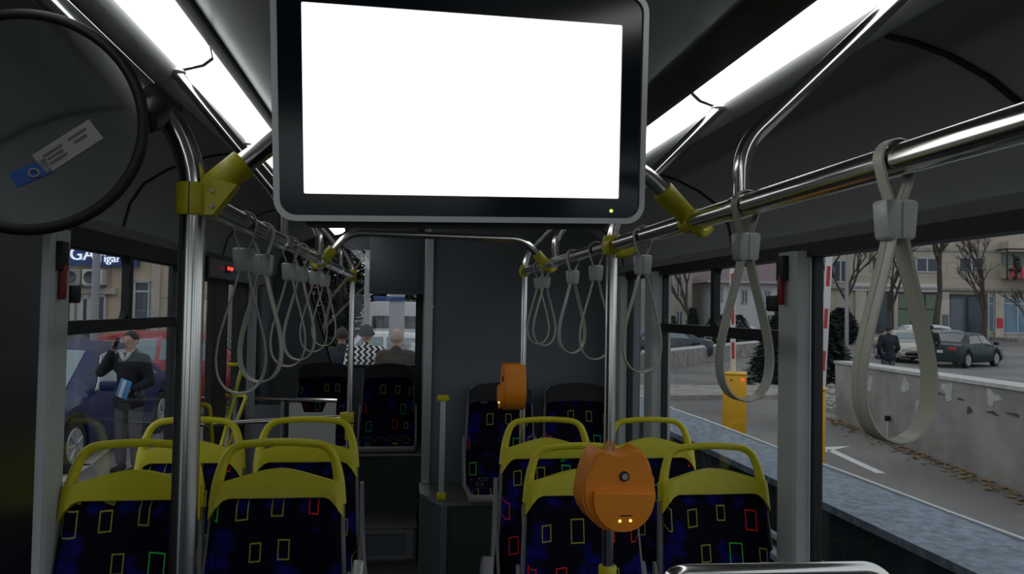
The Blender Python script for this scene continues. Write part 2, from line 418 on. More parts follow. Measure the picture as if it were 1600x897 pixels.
def side_profile(sx):
    """cove section from the lamp housing down to the window head; x measured outwards from centre 0.15"""
    pr = [(0.775, 0.575), (0.795, 0.560), (0.85, 0.552), (0.93, 0.530), (1.02, 0.490), (1.10, 0.435), (1.145, 0.36), (1.165, 0.275), (1.150, 0.268), (1.165, 0.255), (1.18, 0.235)]
    return [(0.15+sx*x, z) for x, z in pr]
for sx, nm in ((1, 'wall_right_cove'), (-1, 'wall_left_cove')):
    b = BM(); pr = side_profile(sx)
    back = [(x+sx*0.03, z+0.025) for x, z in pr][::-1]
    prism(b, pr+back, YF, YR); struct(nm, b, M['cove'], smooth=True)
    # dark joints between cove panels
    for k, yy in enumerate((-0.15, 1.4, 2.95, 4.5)):
        if sx < 0 and yy > 4.6: continue
        b = BM(); pr2 = pr[1:8]
        ring = [(x-sx*0.004, z-0.004) for x, z in pr2] + [(x+sx*0.01, z+0.01) for x, z in pr2][::-1]
        prism(b, ring, yy-.008, yy+.008); struct('trim_%d' % (30+k+10*(sx > 0)), b, M['black'])

# side walls: dado, heads, pillars
def wall_side(name, x0, x1, segs):
    b = BM()
    for (y0, y1, z0, z1) in segs: bb(b, (x0, y0, z0), (x1, y1, z1))
    return struct(name, b, M['panel'])
ZB, ZT = -0.83, 0.19
wall_side('wall_right', XR, XR+.09, [(YF, YR, ZF, ZB), (YF, YR, 0.235, ZC), (4.49, YR, ZB, .235), (YF, -1.6, ZB, .235)])
wall_side('wall_left', XL-.09, XL, [(YF, 3.95, ZF, ZB), (YF, YR, 0.235, ZC), (5.6, YR, ZF, .235), (YF, -1.6, ZB, .235), (3.95, 4.0, ZF, .235)])
b = BM(); bb(b, (XR-.012, YF, ZT), (XR+.05, 4.48, 0.236)); struct('trim_1', b, M['black'])
b = BM(); bb(b, (XL-.05, YF, 0.175), (XL+.012, 4.0, 0.236)); struct('trim_2', b, M['black'])
b = BM(); bb(b, (XR-.05, -1.6, ZB-.02), (XR+.02, 4.48, ZB)); struct('trim_3', b, M['pillar'])
b = BM(); bb(b, (XL-.02, -1.6, ZB-.02), (XL+.05, 3.95, ZB)); struct('trim_4', b, M['pillar'])
def pillar(n, x, y0, y1, side, z0=ZB, z1=0.21, m='pillar'):
    b = BM(); d = 0.045
    pts = [(x, y0), (x-side*d*.85, y0+.012), (x-side*d, y0+.03), (x-side*d, y1-.03), (x-side*d*.85, y1-.012), (x, y1)]
    bot = [b.verts.new((p[0], p[1], z0)) for p in pts]; top = [b.verts.new((p[0], p[1], z1)) for p in pts]
    for i in range(len(pts)):
        j = (i+1) % len(pts); b.faces.new((bot[i], bot[j], top[j], top[i]))
    b.faces.new(bot[::-1]); b.faces.new(top)
    bb(b, (x, y0+.045, z0), (x+side*.07, y1-.045, z1))
    struct('trim_%d' % n, b, M[m])
pillar(5, XR, 2.375, 2.53, 1); pillar(6, XR, 3.86, 4.02, 1); pillar(7, XR, 4.47, 4.76, 1)
pillar(8, XL, 2.315, 2.47, -1); pillar(9, XL, 3.76, 3.97, -1, ZF, .21, 'blackmetal'); pillar(10, XR, -.45, -.3, 1)

def window(n, x, side, y0, y1, z0, z1, sliding=None):
    """framed bus window; sliding=(divider z, mullion y)"""
    th = 0.02
    fr = BM()
    t = 0.022
    for a, c in (((y0, z0), (y1, z0+t)), ((y0, z1-t), (y1, z1)), ((y0, z0), (y0+t, z1)), ((y1-t, z0), (y1, z1))):
        bb(fr, (x+side*.005, a[0], a[1]), (x+side*.035, c[0], c[1]))
    if sliding:
        zd, ym = sliding
        bb(fr, (x-side*.004, y0, zd-.022), (x+side*.03, y1, zd+.022))
        bb(fr, (x+side*.0, ym-.02, zd), (x+side*.028, ym+.02, z1))
        # rounded corners of the sliding panes
        for (ya, yb) in ((y0+t, ym-.02), (ym+.02, y1-t)):
            for (yy, sy) in ((ya, 1), (yb, -1)):
                for (zz, sz) in ((zd+.022, 1), (z1-t, -1)):
                    r = 0.03; poly = [(yy, zz)]
                    for k in range(6):
                        a = R(90*k/5); poly.append((yy+sy*(r-r*math.sin(a)), zz+sz*(r-r*math.cos(a))))
                    va = [fr.verts.new((x+side*.006, p[0], p[1])) for p in poly]; vb = [fr.verts.new((x+side*.03, p[0], p[1])) for p in poly]
                    fr.faces.new(va); fr.faces.new(vb[::-1])
                    for i in range(len(poly)):
                        j = (i+1) % len(poly); fr.faces.new((va[i], va[j], vb[j], vb[i]))
    o = struct('window_%d' % n, fr, M['black'])
    g = BM(); bb(g, (x+side*.018, y0+.01, z0+.01), (x+side*.022, y1-.01, z1-.01))
    mk('pane', g, M['glass'], o, smooth=False)
    return o
window(1, XR, 1, -.3, 2.378, ZB, .215)
wd = window(2, XR, 1, 2.53, 3.865, ZB, .215, (-.082, 3.19))
window(3, XR, 1, 4.015, 4.475, ZB, .215)
window(4, XR, 1, -1.6, -.45, ZB, .215)
window(5, XL, -1, 2.468, 3.77, ZB, .19, (-.083, 3.10))
window(6, XL, -1, -.3, 2.318, ZB, .19)
# latches of the sliding panes
b = BM(); bb(b, (XR-.03, 2.555, .008), (XR+.004, 2.635, .065), .008); mk('latch', b, M['black'], wd)
b = BM(); bb(b, (XL-.004, 2.505, -.005), (XL+.03, 2.575, .05), .008); mk('latch', b, M['black'], bpy.data.objects['window_5'])

# front end of the bus (behind the camera): dash wall with windscreen
b = BM()
bb(b, (XL-.1, YF-.1, ZF), (XR+.1, YF, -0.75)); bb(b, (XL-.1, YF-.1, .25), (XR+.1, YF, ZC+.05))
bb(b, (XL-.1, YF-.1, -.75), (XL+.05, YF, .25)); bb(b, (XR-.05, YF-.1, -.75), (XR+.1, YF, .25))
struct('wall_front', b, M['panel'])
b = BM(); bb(b, (XL+.05, YF-.06, -.75), (XR-.05, YF-.05, .25)); struct('window_7', b, M['glass'])

# rear wall with its window
b = BM()
bb(b, (XL-.09, YR, ZF), (0.30, YR+.08, -.487)); bb(b, (XL-.09, YR, .47), (0.30, YR+.08, ZC+.05))
prism(b, [(XL-.09, -.487), (-.56, -.487), (-.86, .47), (XL-.09, .47)], YR, YR+.08)
bb(b, (.145, YR, -.487), (.30, YR+.08, .47))
struct('wall_rear', b, M['panel'])
b = BM()
path = fillet([(-.862, YR-.004, .47), (-.70, YR-.004, -.04), (-.565, YR-.004, -.484), (-.2, YR-.004, -.484), (.145, YR-.004, -.484), (.145, YR-.004, .47)], .05)
tube(b, path, .010, 8); fo = struct('window_8', b, M['black'], smooth=True)
g = BM(); prism(g, [(-.86, .47), (-.56, -.487), (.145, -.487), (.145, .47)], YR+.035, YR+.040); mk('pane', g, M['glass'], fo, smooth=False)
# engine tower on the right of the rear, with aluminium corner column
b = BM(); bb(b, (0.157, 4.75, ZF), (XR, YR, ZC)); struct('wall_engine_tower', b, M['panel'])
b = BM(); bb(b, (0.125, 4.725, -1.07), (0.178, 4.77, .44), .004); bb(b, (.119, 4.72, .0), (.184, 4.73, .012)); struct('trim_11', b, M['alu'])
b = BM(); prism(b, [(0.10, -1.72), (.20, -1.72), (.20, .66), (.10, .66)], YR-.03, YR); struct('trim_12', b, M['dark_panel'])
# podium under the tower seats, chamfered corner
def slab(bm, pts, z0, z1):
    a = [bm.verts.new((x, y, z0)) for x, y in pts]; c = [bm.verts.new((x, y, z1)) for x, y in pts]
    n = len(pts); bm.faces.new(a[::-1]); bm.faces.new(c)
    for i in range(n): bm.faces.new((a[i], a[(i+1) % n], c[(i+1) % n], c[i]))
b = BM(); slab(b, [(.12, 4.75), (.12, 4.5), (.235, 4.27), (XR, 4.27), (XR, 4.75)], ZF, -1.09); struct('floor_podium_right', b, M['dark_panel'])
b = BM(); slab(b, [(.115, 4.75), (.115, 4.495), (.232, 4.262), (XR, 4.262), (XR, 4.75)], -1.09, -1.07); struct('trim_13', b, M['alu'])
b = BM(); bb(b, (.228, 4.255, ZF), (.26, 4.28, -1.09)); struct('trim_14', b, M['panel'])
# left rear: seat box, step, riser with framed grille
b = BM(); bb(b, (XL, 5.7, ZF), (.157, YR, -1.085)); struct('floor_podium_rear', b, M['dark_panel'])
b = BM(); bb(b, (XL, 5.69, -1.085), (.157, YR, -1.067)); struct('trim_15', b, M['alu'])
b = BM(); bb(b, (XL, 5.3, ZF), (.12, 5.7, -1.495)); struct('floor_step', b, M['panel'])
b = BM(); bb(b, (XL, 5.285, -1.495), (.12, 5.7, -1.477)); struct('trim_16', b, M['alu'])
b = BM()
ring_prism(b, [(-.27, -1.70), (.10, -1.70), (.10, -1.50), (-.27, -1.50)], [(-.22, -1.68), (.05, -1.68), (.05, -1.53), (-.22, -1.53)], 5.286, 5.3); struct('trim_17', b, M['seat_grey'])
# podiums below the forward seats
b = BM(); bb(b, (XL, 2.0, ZF), (-.2, 3.75, -1.5)); struct('floor_podium_left', b, M['floor'])
b = BM(); bb(b, (.44, 2.1, ZF), (XR, 4.2, -1.5)); struct('floor_podium_mid', b, M['floor'])

# roller-display housing over the rear window
b = BM(); bb(b, (-.275, 6.2, .105), (.157, 6.395, .60), .006); bb(b, (-.24, 6.193, .14), (.12, 6.2, .44), .002)
tag(mk('display_housing', b, M['panel']), 'grey box housing hung over the right of the rear window', 'housing')

# near left: dark leaf of the front door, in the door frame
b = BM(); bb(b, (XL+.03, .2, ZF+.01), (XL+.07, 2.215, .30), .01)
d1 = tag(mk('door_leaf', b, M['blackmetal']), 'black folded door leaf at the left edge, nearest the camera', 'door')
for yy in (2.13, 2.27):
    b = BM()
    for k in range(3): bb(b, (XL+.0, yy+k*.016, .20), (XL+.03, yy+k*.016+.010, .30))
    struct('trim_%d' % (60+int(yy*100) % 7), b, M['pillar'])

# middle door on the left: two leaves
def door_leaf(n, y0, y1, g0, g1):
    fr = BM()
    for a, c in (((y0, ZF+.02), (g0, .2)), ((g1, ZF+.02), (y1, .2)), ((g0, ZF+.02), (g1, -1.45)), ((g0, .12), (g1, .2))):
        bb(fr, (XL-.03, a[0], a[1]), (XL+.012, c[0], c[1]), .003)
    o = struct('door_%d' % n, fr, M['black'])
    g = BM(); bb(g, (XL-.012, g0, -1.45), (XL-.007, g1, .12)); mk('pane', g, M['glass'], o, smooth=False)
    return o
dl1 = door_leaf(1, 4.0, 4.66, 4.10, 4.36); dl2 = door_leaf(2, 4.67, 5.27, 4.69, 4.99)
pillar(18, XL, 5.27, 5.44, -1, ZF, .21); pillar(19, XL, 5.44, 5.62, -1, ZF, .21, 'black')
for o, pts_ in ((dl2, ((4.78, -.36), (4.27, -.765))), (dl2, ((4.92, -.56), (4.38, -.74-.07))), (dl1, ((4.0, -.50), (4.12, -.82)))):
    (ya, za), (yb, zb) = pts_; d_ = (yb-ya, zb-za); yc, zc = yb+d_[0]*.25, zb+d_[1]*.25
    h = BM(); tube(h, fillet([(XL, ya, za), (-.945, ya, za), (-.945, yc, zc), (XL, yc, zc)], .03), .011, 10); mk('handrail', h, M['yellow'], o)
# red door warning lamps in a dark head panel
b = BM(); bb(b, (XL, 3.98, .13), (XL+.07, 5.6, .235), .006); struct('trim_20', b, M['blackmetal'])
t = thing('warning_lamp', 'pair of small red lamps lit above the left door', 'lamp', (XL+.072, 4.40, .19))
b = BM(); box(b, (XL+.072, 4.40, .19), (.008, .12, .035), bev=.003); mk('lamp_base', b, M['black'], t)
for k in (0, 1):
    b = BM(); sphere(b, (XL+.078, 4.37+.075*k, .195), (.008, .022, .010), 10, 8); mk('lens', b, M['led_r'], t)

# ================================================================== CEILING LIGHTS
def light(sx, y0, y1, label):
    X = lambda d: 0.15+sx*d          # outward distance
    t = thing('ceiling_light', label, 'light', (X(.67), (y0+y1)/2, .62), 0, 'fluorescent strips along the ceiling edges')
    d = BM()
    prof = [(.630, .606), (.650, .588), (.675, .577), (.705, .572), (.70, .60), (.635, .63)]
    prism(d, [(X(a), z) for a, z in prof], y0+.01, y1-.01); mk('diffuser', d, M['tube'], t)
    h = BM()
    prof = [(.705, .572), (.710, .560), (.722, .548), (.742, .540), (.765, .546), (.782, .565), (.782, .60), (.70, .60)]
    prism(h, [(X(a), z) for a, z in prof], y0, y1); mk('housing', h, M['cove_white'], t)
    for yy in (y0, y1-.01):
        e = BM(); prism(e, [(X(a), z) for a, z in ((.628, .604), (.65, .585), (.70, .57), (.705, .60), (.635, .632))], yy, yy+.010); mk('end_cap', e, M['silver'], t)
cuts_l = [-2.4, -.9, .5, 1.96, 3.42, 4.88, 6.3]; cuts_r = [-2.4, -.9, .55, 2.02, 3.4]
ords = ['first', 'second', 'third', 'fourth', 'fifth', 'sixth']
wl = ['lit strip light behind the camera at the left ceiling edge', 'lit strip light above and behind the camera, left side', 'lit strip light on the left ceiling edge, above the round mirror', 'lit strip light on the left, from the strip bracket to beside the monitor', 'lit strip light on the left ceiling edge, hidden behind the monitor', 'short far lit strip light near the rear window, left side']
wr = ['lit strip light behind the camera at the right ceiling edge', 'lit strip light above and behind the camera, right side', 'lit strip light at the right, nearest, running out of the top of the frame', 'lit strip light at the right just beside the monitor edge', 'far lit strip light on the right by the engine tower']
for i in range(len(cuts_l)-1): light(-1, cuts_l[i], cuts_l[i+1], wl[i])
for i in range(len(cuts_r)-1): light(1, cuts_r[i], cuts_r[i+1], wr[i])

# ================================================================== RAILS, POLES
RR = 0.0165
def clamp_tee(bm, c, axis, ln=.05, r=.0235):
    c = Vector(c); a = Vector(axis).normalized()
    tube(bm, [c-a*ln/2, c-a*(ln/2-.003), c+a*(ln/2-.003), c+a*ln/2], [r-.002, r, r, r-.002], 20)
ZRL = lambda y: .150+(y-1.2)*.009
# right grab rail
t = thing('grab_rail', 'polished overhead handrail running along the right of the aisle', 'handrail', (.55, 1.2, .176))
b = BM(); tube(b, [(.55, -1.2, .176), (.55, 3.5, .176)], RR+.002, 24); mk('rail_tube', b, M['chrome'], t)
t = thing('grab_rail', 'polished overhead handrail along the left of the aisle, behind the mirror', 'handrail', (-.3, 2.9, .16))
b = BM(); tube(b, [(-.3, 1.17, ZRL(1.17)), (-.3, 4.6, ZRL(4.6))], RR+.001, 20); mk('rail_tube', b, M['chrome'], t)

def hanger(side, y, label):
    """curved bracket tube from the rail up and out to the ceiling"""
    x = .55 if side > 0 else -.3; z = .176 if side > 0 else ZRL(y); xe = .853 if side > 0 else -.565
    t = thing('rail_hanger', label, 'bracket', (x, y, z), 0, 'curved tubes holding up the handrails')
    b = BM(); tube(b, fillet([(x, y, z+.012), (x, y, z+.10), (xe, y, .567)], .075, 8), .0145, 16); mk('bracket_tube', b, M['chrome'], t)
    f = BM(); sphere(f, (xe-side*.004, y, .562), (.024, .024, .010), 16, 8); mk('flange', f, M['silver'], t)
    f = BM(); tube(f, [(x, y-.022, z), (x, y+.022, z)], .0205, 18); mk('collar', f, M['chrome'], t)
    return t
hanger(1, 1.2, 'curved chrome tube rising from the right rail beside the near hanging strap')
hanger(1, 2.78, 'small curved chrome tube on the right rail by the arched crossbar end')
hanger(-1, 1.95, 'curved chrome tube holding the left rail just left of the monitor')
hanger(-1, 2.78, 'curved chrome tube holding the left rail by the arched crossbar end')
hanger(-1, 3.7, 'farthest curved chrome tube holding the left rail before its end pole')

def pole(side, y, label, r=RR, tee=None, zr=None, xe=None):
    x = .55 if side > 0 else -.3; xe = xe or (.853 if side > 0 else -.565); zr = zr or (.176 if side > 0 else ZRL(y))
    t = thing('grab_pole', label, 'pole', (x, y, ZF))
    b = BM(); tube(b, fillet([(x, y, ZF+.005), (x, y, zr+.085), (xe, y, .567)], .09, 8), r, 24); mk('pole_tube', b, M['chrome'], t)
    f = BM(); tube(f, [(x, y, ZF), (x, y, ZF+.012), (x, y, ZF+.02)], [.05, .05, r+.003], 20); mk('floor_flange', f, M['silver'], t)
    f = BM(); sphere(f, (xe-side*.004, y, .562), (.024, .024, .010), 16, 8); mk('ceiling_flange', f, M['silver'], t)
    return t
pl1 = pole(-1, 1.144, 'thick chrome pole at the left, nearest, carrying the yellow crossbar clamp', .0178, xe=-.655)
pl2 = pole(-1, 4.6, 'far chrome pole at the left rail end, in front of the rear window', .0165)
pr1 = pole(1, 2.0, 'chrome pole at the right carrying the large orange ticket validator', .0155)
pr2 = pole(1, 3.5, 'far chrome pole at the right rail end with side-facing orange validator', .0135)
def yellow_ring(parent, c, axis, ln=.045, r=.0265, screw=None):
    b = BM(); c = Vector(c); a = Vector(axis).normalized()
    tube(b, [c-a*ln/2, c-a*(ln/2-.002), c+a*(ln/2-.002), c+a*ln/2], [r-.0015, r, r, r-.0015], 24)
    o = mk('clamp', b, M['yellow'], parent)
    return o
# clamp parts on the poles
yellow_ring(pl1, (-.3, 1.144, .148), (0, 0, 1), .046, .0235)
b = BM(); bb(b, (-.3005, 1.1195, .125), (-.2995, 1.1215, .171)); mk('clamp_seam', b, M['black'], pl1)
yellow_ring(pr1, (.55, 2.0, .176), (0, 0, 1), .05, .024); yellow_ring(pr1, (.55, 1.985, .176), (0, 1, 0), .07, .025)
b = BM(); tube(b, fillet([(.55, 1.96, .15), (.575, 1.95, .148), (.595, 1.95, .165)], .02), [.012]*2+[.011]*6+[.006]*3 if False else .010, 10); mk('clamp_hook', b, M['yellow'], pr1)
yellow_ring(pr1, (.55, 2.0, -.70), (0, 0, 1), .05, .024)
b = BM(); tube(b, fillet([(.55, 2.0, -.715), (.52, 1.985, -.715), (.50, 1.975, -.70)], .02), .012, 10); mk('clamp_hook', b, M['yellow'], pr1)
yellow_ring(pr2, (.55, 3.5, .176), (0, 1, 0), .05, .024); yellow_ring(pr2, (.55, 3.5, .176), (0, 0, 1), .05, .021)
yellow_ring(pl2, (-.3, 4.6, .18), (0, 0, 1), .07, .024); yellow_ring(pl2, (-.3, 4.58, .18), (0, 1, 0), .05, .024)
yellow_ring(pl2, (-.3, 4.6, -.648), (0, 0, 1), .06, .027)
b = BM(); box(b, (-.325, 4.597, -.648), (.06, .05, .055), bev=.006); mk('clamp_block', b, M['yellow'], pl2)
yellow_ring(pl2, (-.3, 4.6, -.735), (0, 0, 1), .09, .024)

# arched crossbars
def crossbar(label, ya, yb, za, zb, ztop, xa=-.3, xb=.55, ia=.10, ib=.10, r=.0155):
    t = thing('crossbar', label, 'handrail', ((xa+xb)/2, (ya+yb)/2, ztop))
    pa, pb = Vector((xa, ya, za)), Vector((xb, yb, zb))
    qa = Vector((xa+ia, ya+(yb-ya)*.1, ztop)); qb = Vector((xb-ib, yb-(yb-ya)*.1, ztop))
    b = BM(); tube(b, fillet([pa, qa, qb, pb], .05, 8), r, 20); mk('bar_tube', b, M['chrome'], t)
    for p, q in ((pa, qa), (pb, qb)):
        d = (q-p).normalized(); c = BM()
        L0 = .018 if (p is pa and ya < 2) else .006; L1 = .088 if ya < 2 else .060
        tube(c, [p+d*L0, p+d*(L0+.004), p+d*(L1-.003), p+d*L1], [.015, .0185, r+.0065, r+.005], 20); mk('sleeve', c, M['yellow'], t)
        if p is pb or ya > 2:
            s = 1 if p is pb else -1
            h = BM(); tube(h, fillet([p+Vector((-.012*s, -.024, .0)), p+Vector((0, -.03, -.024)), p+Vector((.02*s, -.01, -.026)), p+Vector((.036*s, 0, -.012))], .015), .0085, 10); mk('hook', h, M['yellow'], t)
            c = BM(); tube(c, [p-Vector((0, .024, 0)), p+Vector((0, .024, 0))], .0225, 20); mk('clamp', c, M['yellow'], t)
        else:
            k = BM(); prism(k, [(p.x+.016, p.z-.022), (p.x+.030, p.z-.022), (p.x+.062, p.z+.022), (p.x+.030, p.z+.030), (p.x+.016, p.z+.024)], p.y-.014, p.y+.014); mk('clamp_web', k, M['yellow'], t)
            for zz in (-.01, .012):
                s_ = BM(); cyl(s_, p+Vector((.029, -.0175, zz)), p+Vector((.029, -.013, zz)), .003, seg=8); mk('screw', s_, M['chrome'], t)
    return t
crossbar('arched chrome crossbar with yellow ends that holds up the monitor', 1.144, 1.42, .148, .176, .275, ia=.145, ib=.12)
crossbar('arched chrome crossbar farther back, seen below the monitor', 2.87, 2.95, .165, .176, .272, ia=.10, ib=.095, r=.0135)

# ================================================================== MONITOR
def monitor():
    q = .87; bl, br_ = Vector((-.154, 1.2, .175))*q, Vector((.355, 1.25, .193))*q; tl = Vector((-.162, 1.168, .449))*q
    ux = (br_-bl).normalized(); uz = (tl-bl); uz = (uz-ux*uz.dot(ux)).normalized(); uy = uz.cross(ux)
    c = (bl+br_)/2 + (tl-bl)/2
    fr = Matrix((( ux.x, uy.x, uz.x, c.x), (ux.y, uy.y, uz.y, c.y), (ux.z, uy.z, uz.z, c.z), (0, 0, 0, 1)))
    t = thing('monitor', 'wide overhead monitor with a blank white lit screen, black face and silver rim', 'monitor', (c.x, c.y, c.z-.18))
    w_, h_ = .511*q, .284*q; top, bot = .045*q, .034*q
    H = h_+top+bot; W_ = w_+.073*q; cz = (top-bot)/2
    b = BM(); prism(b, rrect(W_, H, .022, 6, 0, cz), .006, .045, fr); mk('housing', b, M['gloss_black'], t)
    b = BM(); ring_prism(b, rrect(W_+.014, H+.014, .028, 6, 0, cz), rrect(W_-.002, H-.002, .021, 6, 0, cz), -.006, .03, fr); mk('bezel', b, M['silver'], t)
    b = BM(); ring_prism(b, rrect(W_-.002, H-.002, .021, 6, 0, cz), rrect(w_, h_, .002, 6), -.002, .006, fr); mk('front_panel', b, M['gloss_black'], t)
    b = BM(); prism(b, [(-w_/2, -h_/2), (w_/2, -h_/2), (w_/2, h_/2), (-w_/2, h_/2)], .001, .0055, fr); mk('screen', b, M['screen'], t)
    b = BM(); bmesh.ops.create_icosphere(b, subdivisions=2, radius=.0025)
    bmesh.ops.transform(b, matrix=fr @ Matrix.Translation((w_/2-.012, -.003, -h_/2-.018)), verts=b.verts); mk('power_light', b, M['led_g'], t)
    b = BM(); prism(b, rrect(.45, .27, .015, 4, 0, -.035), .045, .12, fr); mk('back_box', b, M['blackmetal'], t)
    for sx in (-.15, .15):
        b = BM(); fp = [fr @ Vector((sx, .10, .02)), fr @ Vector((sx, .10, .30)) ]
        fp[1].z = ZC
        tube(b, fp, .016, 14); mk('bracket', b, M['blackmetal'], t)
monitor()

# ================================================================== CONVEX MIRROR
def mirror():
    c = Vector((-.480, 1.05, .228)); n = Vector((.055, -1, .01)).normalized()
    ux = Vector((0, 0, 1)).cross(n).normalized()*-1; ux = -n.cross(Vector((0, 0, 1))).normalized() * -1
    ux = Vector((1, 0, 0)); ux = (ux-n*ux.dot(n)).normalized(); uz = ux.cross(n).normalized()
    if uz.z < 0: uz = -uz
    fr = Matrix(((ux.x, -n.x, uz.x, c.x), (ux.y, -n.y, uz.y, c.y), (ux.z, -n.z, uz.z, c.z), (0, 0, 0, 1)))
    t = thing('round_mirror', 'big round mirror with a thick black rim and two stickers at upper left', 'mirror', (c.x, c.y, c.z-.15))
    rad = .138
    b = BM(); prof = [(.0001, -.003), (rad, -.003), (rad, .004), (.0001, .004)]
    lathe(b, prof, (0, 0, 0), 'Y', 48); bmesh.ops.transform(b, matrix=fr, verts=b.verts); mk('glass', b, M['mirror'], t)
    b = BM(); tube(b, [fr @ Vector((rad*math.cos(a), 0, rad*math.sin(a))) for a in [2*PI*k/56 for k in range(56)]], .0075, 12, closed=True); mk('rim', b, M['black'], t)
    b = BM(); lathe(b, [(rad, .006), (rad*.8, .03), (rad*.3, .04), (.0001, .04)], (0, 0, 0), 'Y', 40); bmesh.ops.transform(b, matrix=fr, verts=b.verts); mk('back_shell', b, M['black'], t)
    # bracket to the tilted part of the pole
    p = Vector((-.352, 1.144, .279)); q = fr @ Vector((rad, .005, .01))
    b = BM(); d = Vector((-.355, 0, .332)).normalized(); tube(b, [p-d*.022, p+d*.022], .024, 16); mk('bracket_clamp', b, M['black'], t)
    b = BM(); tube(b, [q, q+(p-q)*.5+Vector((0, 0, -.004)), p], [.016, .020, .020], 12); mk('bracket_arm', b, M['black'], t)
    # stickers lie on the bulged face
    def patch(name, cx, cz, w_, h_, rot, m, lift=.0012, sub=None):
        bb_ = BM(); ca, sa = math.cos(rot), math.sin(rot)
        def f(i, j, e=0):
            x = (i-.5)*w_; z = (j-.5)*h_; X = cx+ca*x-sa*z; Z = cz+sa*x+ca*z
            rr = min(.99, math.hypot(X, Z)/rad)
            return fr @ Vector((X, -.003-lift, Z))
        grid(bb_, f, 8, 4); return mk(name, bb_, m, sub or t)
    st = patch('sticker', .050, -.030, .082, .030, R(38), M['paper']); 
    for k, (ox, oz, wv) in enumerate(((-.018, .006, .028), (-.018, 0, .022), (.018, .007, .026), (.018, 0, .018), (-.018, -.006, .025))):
        ca, sa = math.cos(R(38)), math.sin(R(38)); patch('print_line', .050+ca*ox-sa*oz, -.030+sa*ox+ca*oz, wv, .003, R(38), M['ink'], .0018, st)
    s2 = patch('sticker', .008, -.066, .046, .020, R(28), M['blue_st'])
    bb2 = BM(); tube(bb2, [fr @ Vector((.012+.006*math.cos(a), -.0055, -.066+.005*math.sin(a))) for a in [2*PI*k/14 for k in range(14)]], .0012, 6, closed=True); mk('print_ring', bb2, M['paper'], s2)
mirror()

# ================================================================== STRAPS
def make_strap(label):
    """hangs from (0,0,0) = rail centre; loops lie in the local XZ plane, the band is 20 mm deep along Y"""
    t = thing('hanging_strap', label, 'strap', (0, 0, 0), 0, 'grey hanging straps on the overhead rails')
    def band(path, wd, th):
        bm = BM(); n = len(path); P_ = [Vector((p[0], 0, p[1])) for p in path]; V = []
        for i in range(n):
            tan = (P_[(i+1) % n]-P_[i-1]).normalized(); nr = Vector((tan.z, 0, -tan.x))
            prof = [(-wd/2, -th/2), (-wd/2+.002, -th), (-.0015, -th), (0, -th*.45), (.0015, -th), (wd/2-.002, -th), (wd/2, -th/2), (wd/2-.002, th*.3), (-wd/2+.002, th*.3)]
            V.append([bm.verts.new(P_[i]+nr*h+Vector((0, y, 0))) for y, h in prof])
        for i in range(n):
            A, B = V[i], V[(i+1) % n]; m_ = len(A)
            for k in range(m_): bm.faces.new((A[k], A[(k+1) % m_], B[(k+1) % m_], B[k]))
        return bm
    up = []
    for k in range(13):
        a = R(-25+230*k/12); up.append((.0225*math.cos(a), .0225*math.sin(a)))
    up += [(-.016, -.028), (-.007, -.052), (.007, -.052), (.016, -.028)]
    mk('upper_loop', band(up, .020, .0024), M['strap'], t, local=True)
    pts = [(0.006, -.088), (.013, -.12), (.027, -.17), (.040, -.22), (.044, -.258), (.039, -.290), (.024, -.312), (0, -.320)]
    sm = fillet([Vector((x, 0, z)) for x, z in pts]+[Vector((-x, 0, z)) for x, z in pts[-2::-1]], .02, 3)
    mk('lower_loop', band([(p.x, p.z) for p in sm], .028, .0030), M['strap'], t, local=True)
    b = BM()
    vs = box(b, (0, 0, -.070), (.042, .028, .046), bev=.005)
    for v in vs: v.co.x *= 1.0-.22*max(0, min(1, (-.075-v.co.z)/.018))
    bb(b, (-.0012, -.0163, -.090), (.0012, -.0145, -.050)); mk('buckle', b, M['buckle'], t, local=True)
    return t
straps = [(1, .80, 'nearest and largest grey strap, hanging from the right rail over the right window'),
          (1, 1.185, 'grey hanging strap on the right rail beside the curved chrome tube'),
          (1, 1.73, 'grey hanging strap on the right rail, just before the validator pole'),
          (1, 2.17, 'grey hanging strap on the right rail, first one behind the validator pole'),
          (1, 2.48, 'grey hanging strap on the right rail, second one behind the validator pole'),
          (1, 2.98, 'grey hanging strap on the right rail, next to last before its end'),
          (1, 3.12, 'last grey hanging strap on the right rail, close to the far pole'),
          (-1, 1.50, 'grey hanging strap on the left rail, nearest to the thick pole'),
          (-1, 1.70, 'grey hanging strap on the left rail, second from the thick pole'),
          (-1, 2.09, 'grey hanging strap on the left rail, third from the thick pole'),
          (-1, 2.31, 'grey hanging strap on the left rail, fourth from the thick pole'),
          (-1, 2.67, 'faint far grey hanging strap on the left rail, in front of the rear window edge'),
          (-1, 3.01, 'farthest grey hanging strap on the left rail, before the rear window')]
proto = None
for i, (s, y, lb) in enumerate(straps):
    loc = (.55 if s > 0 else -.3, y, .178 if s > 0 else ZRL(y)); rz = R([2, 3, -6, -8, 5, 0, -3, 12, -6, 4, -3, 5, 0][i])
    if proto is None:
        proto = make_strap(lb); proto.location = loc; proto.rotation_euler = (0, 0, rz)
    else: dup(proto, loc, rz, lb)

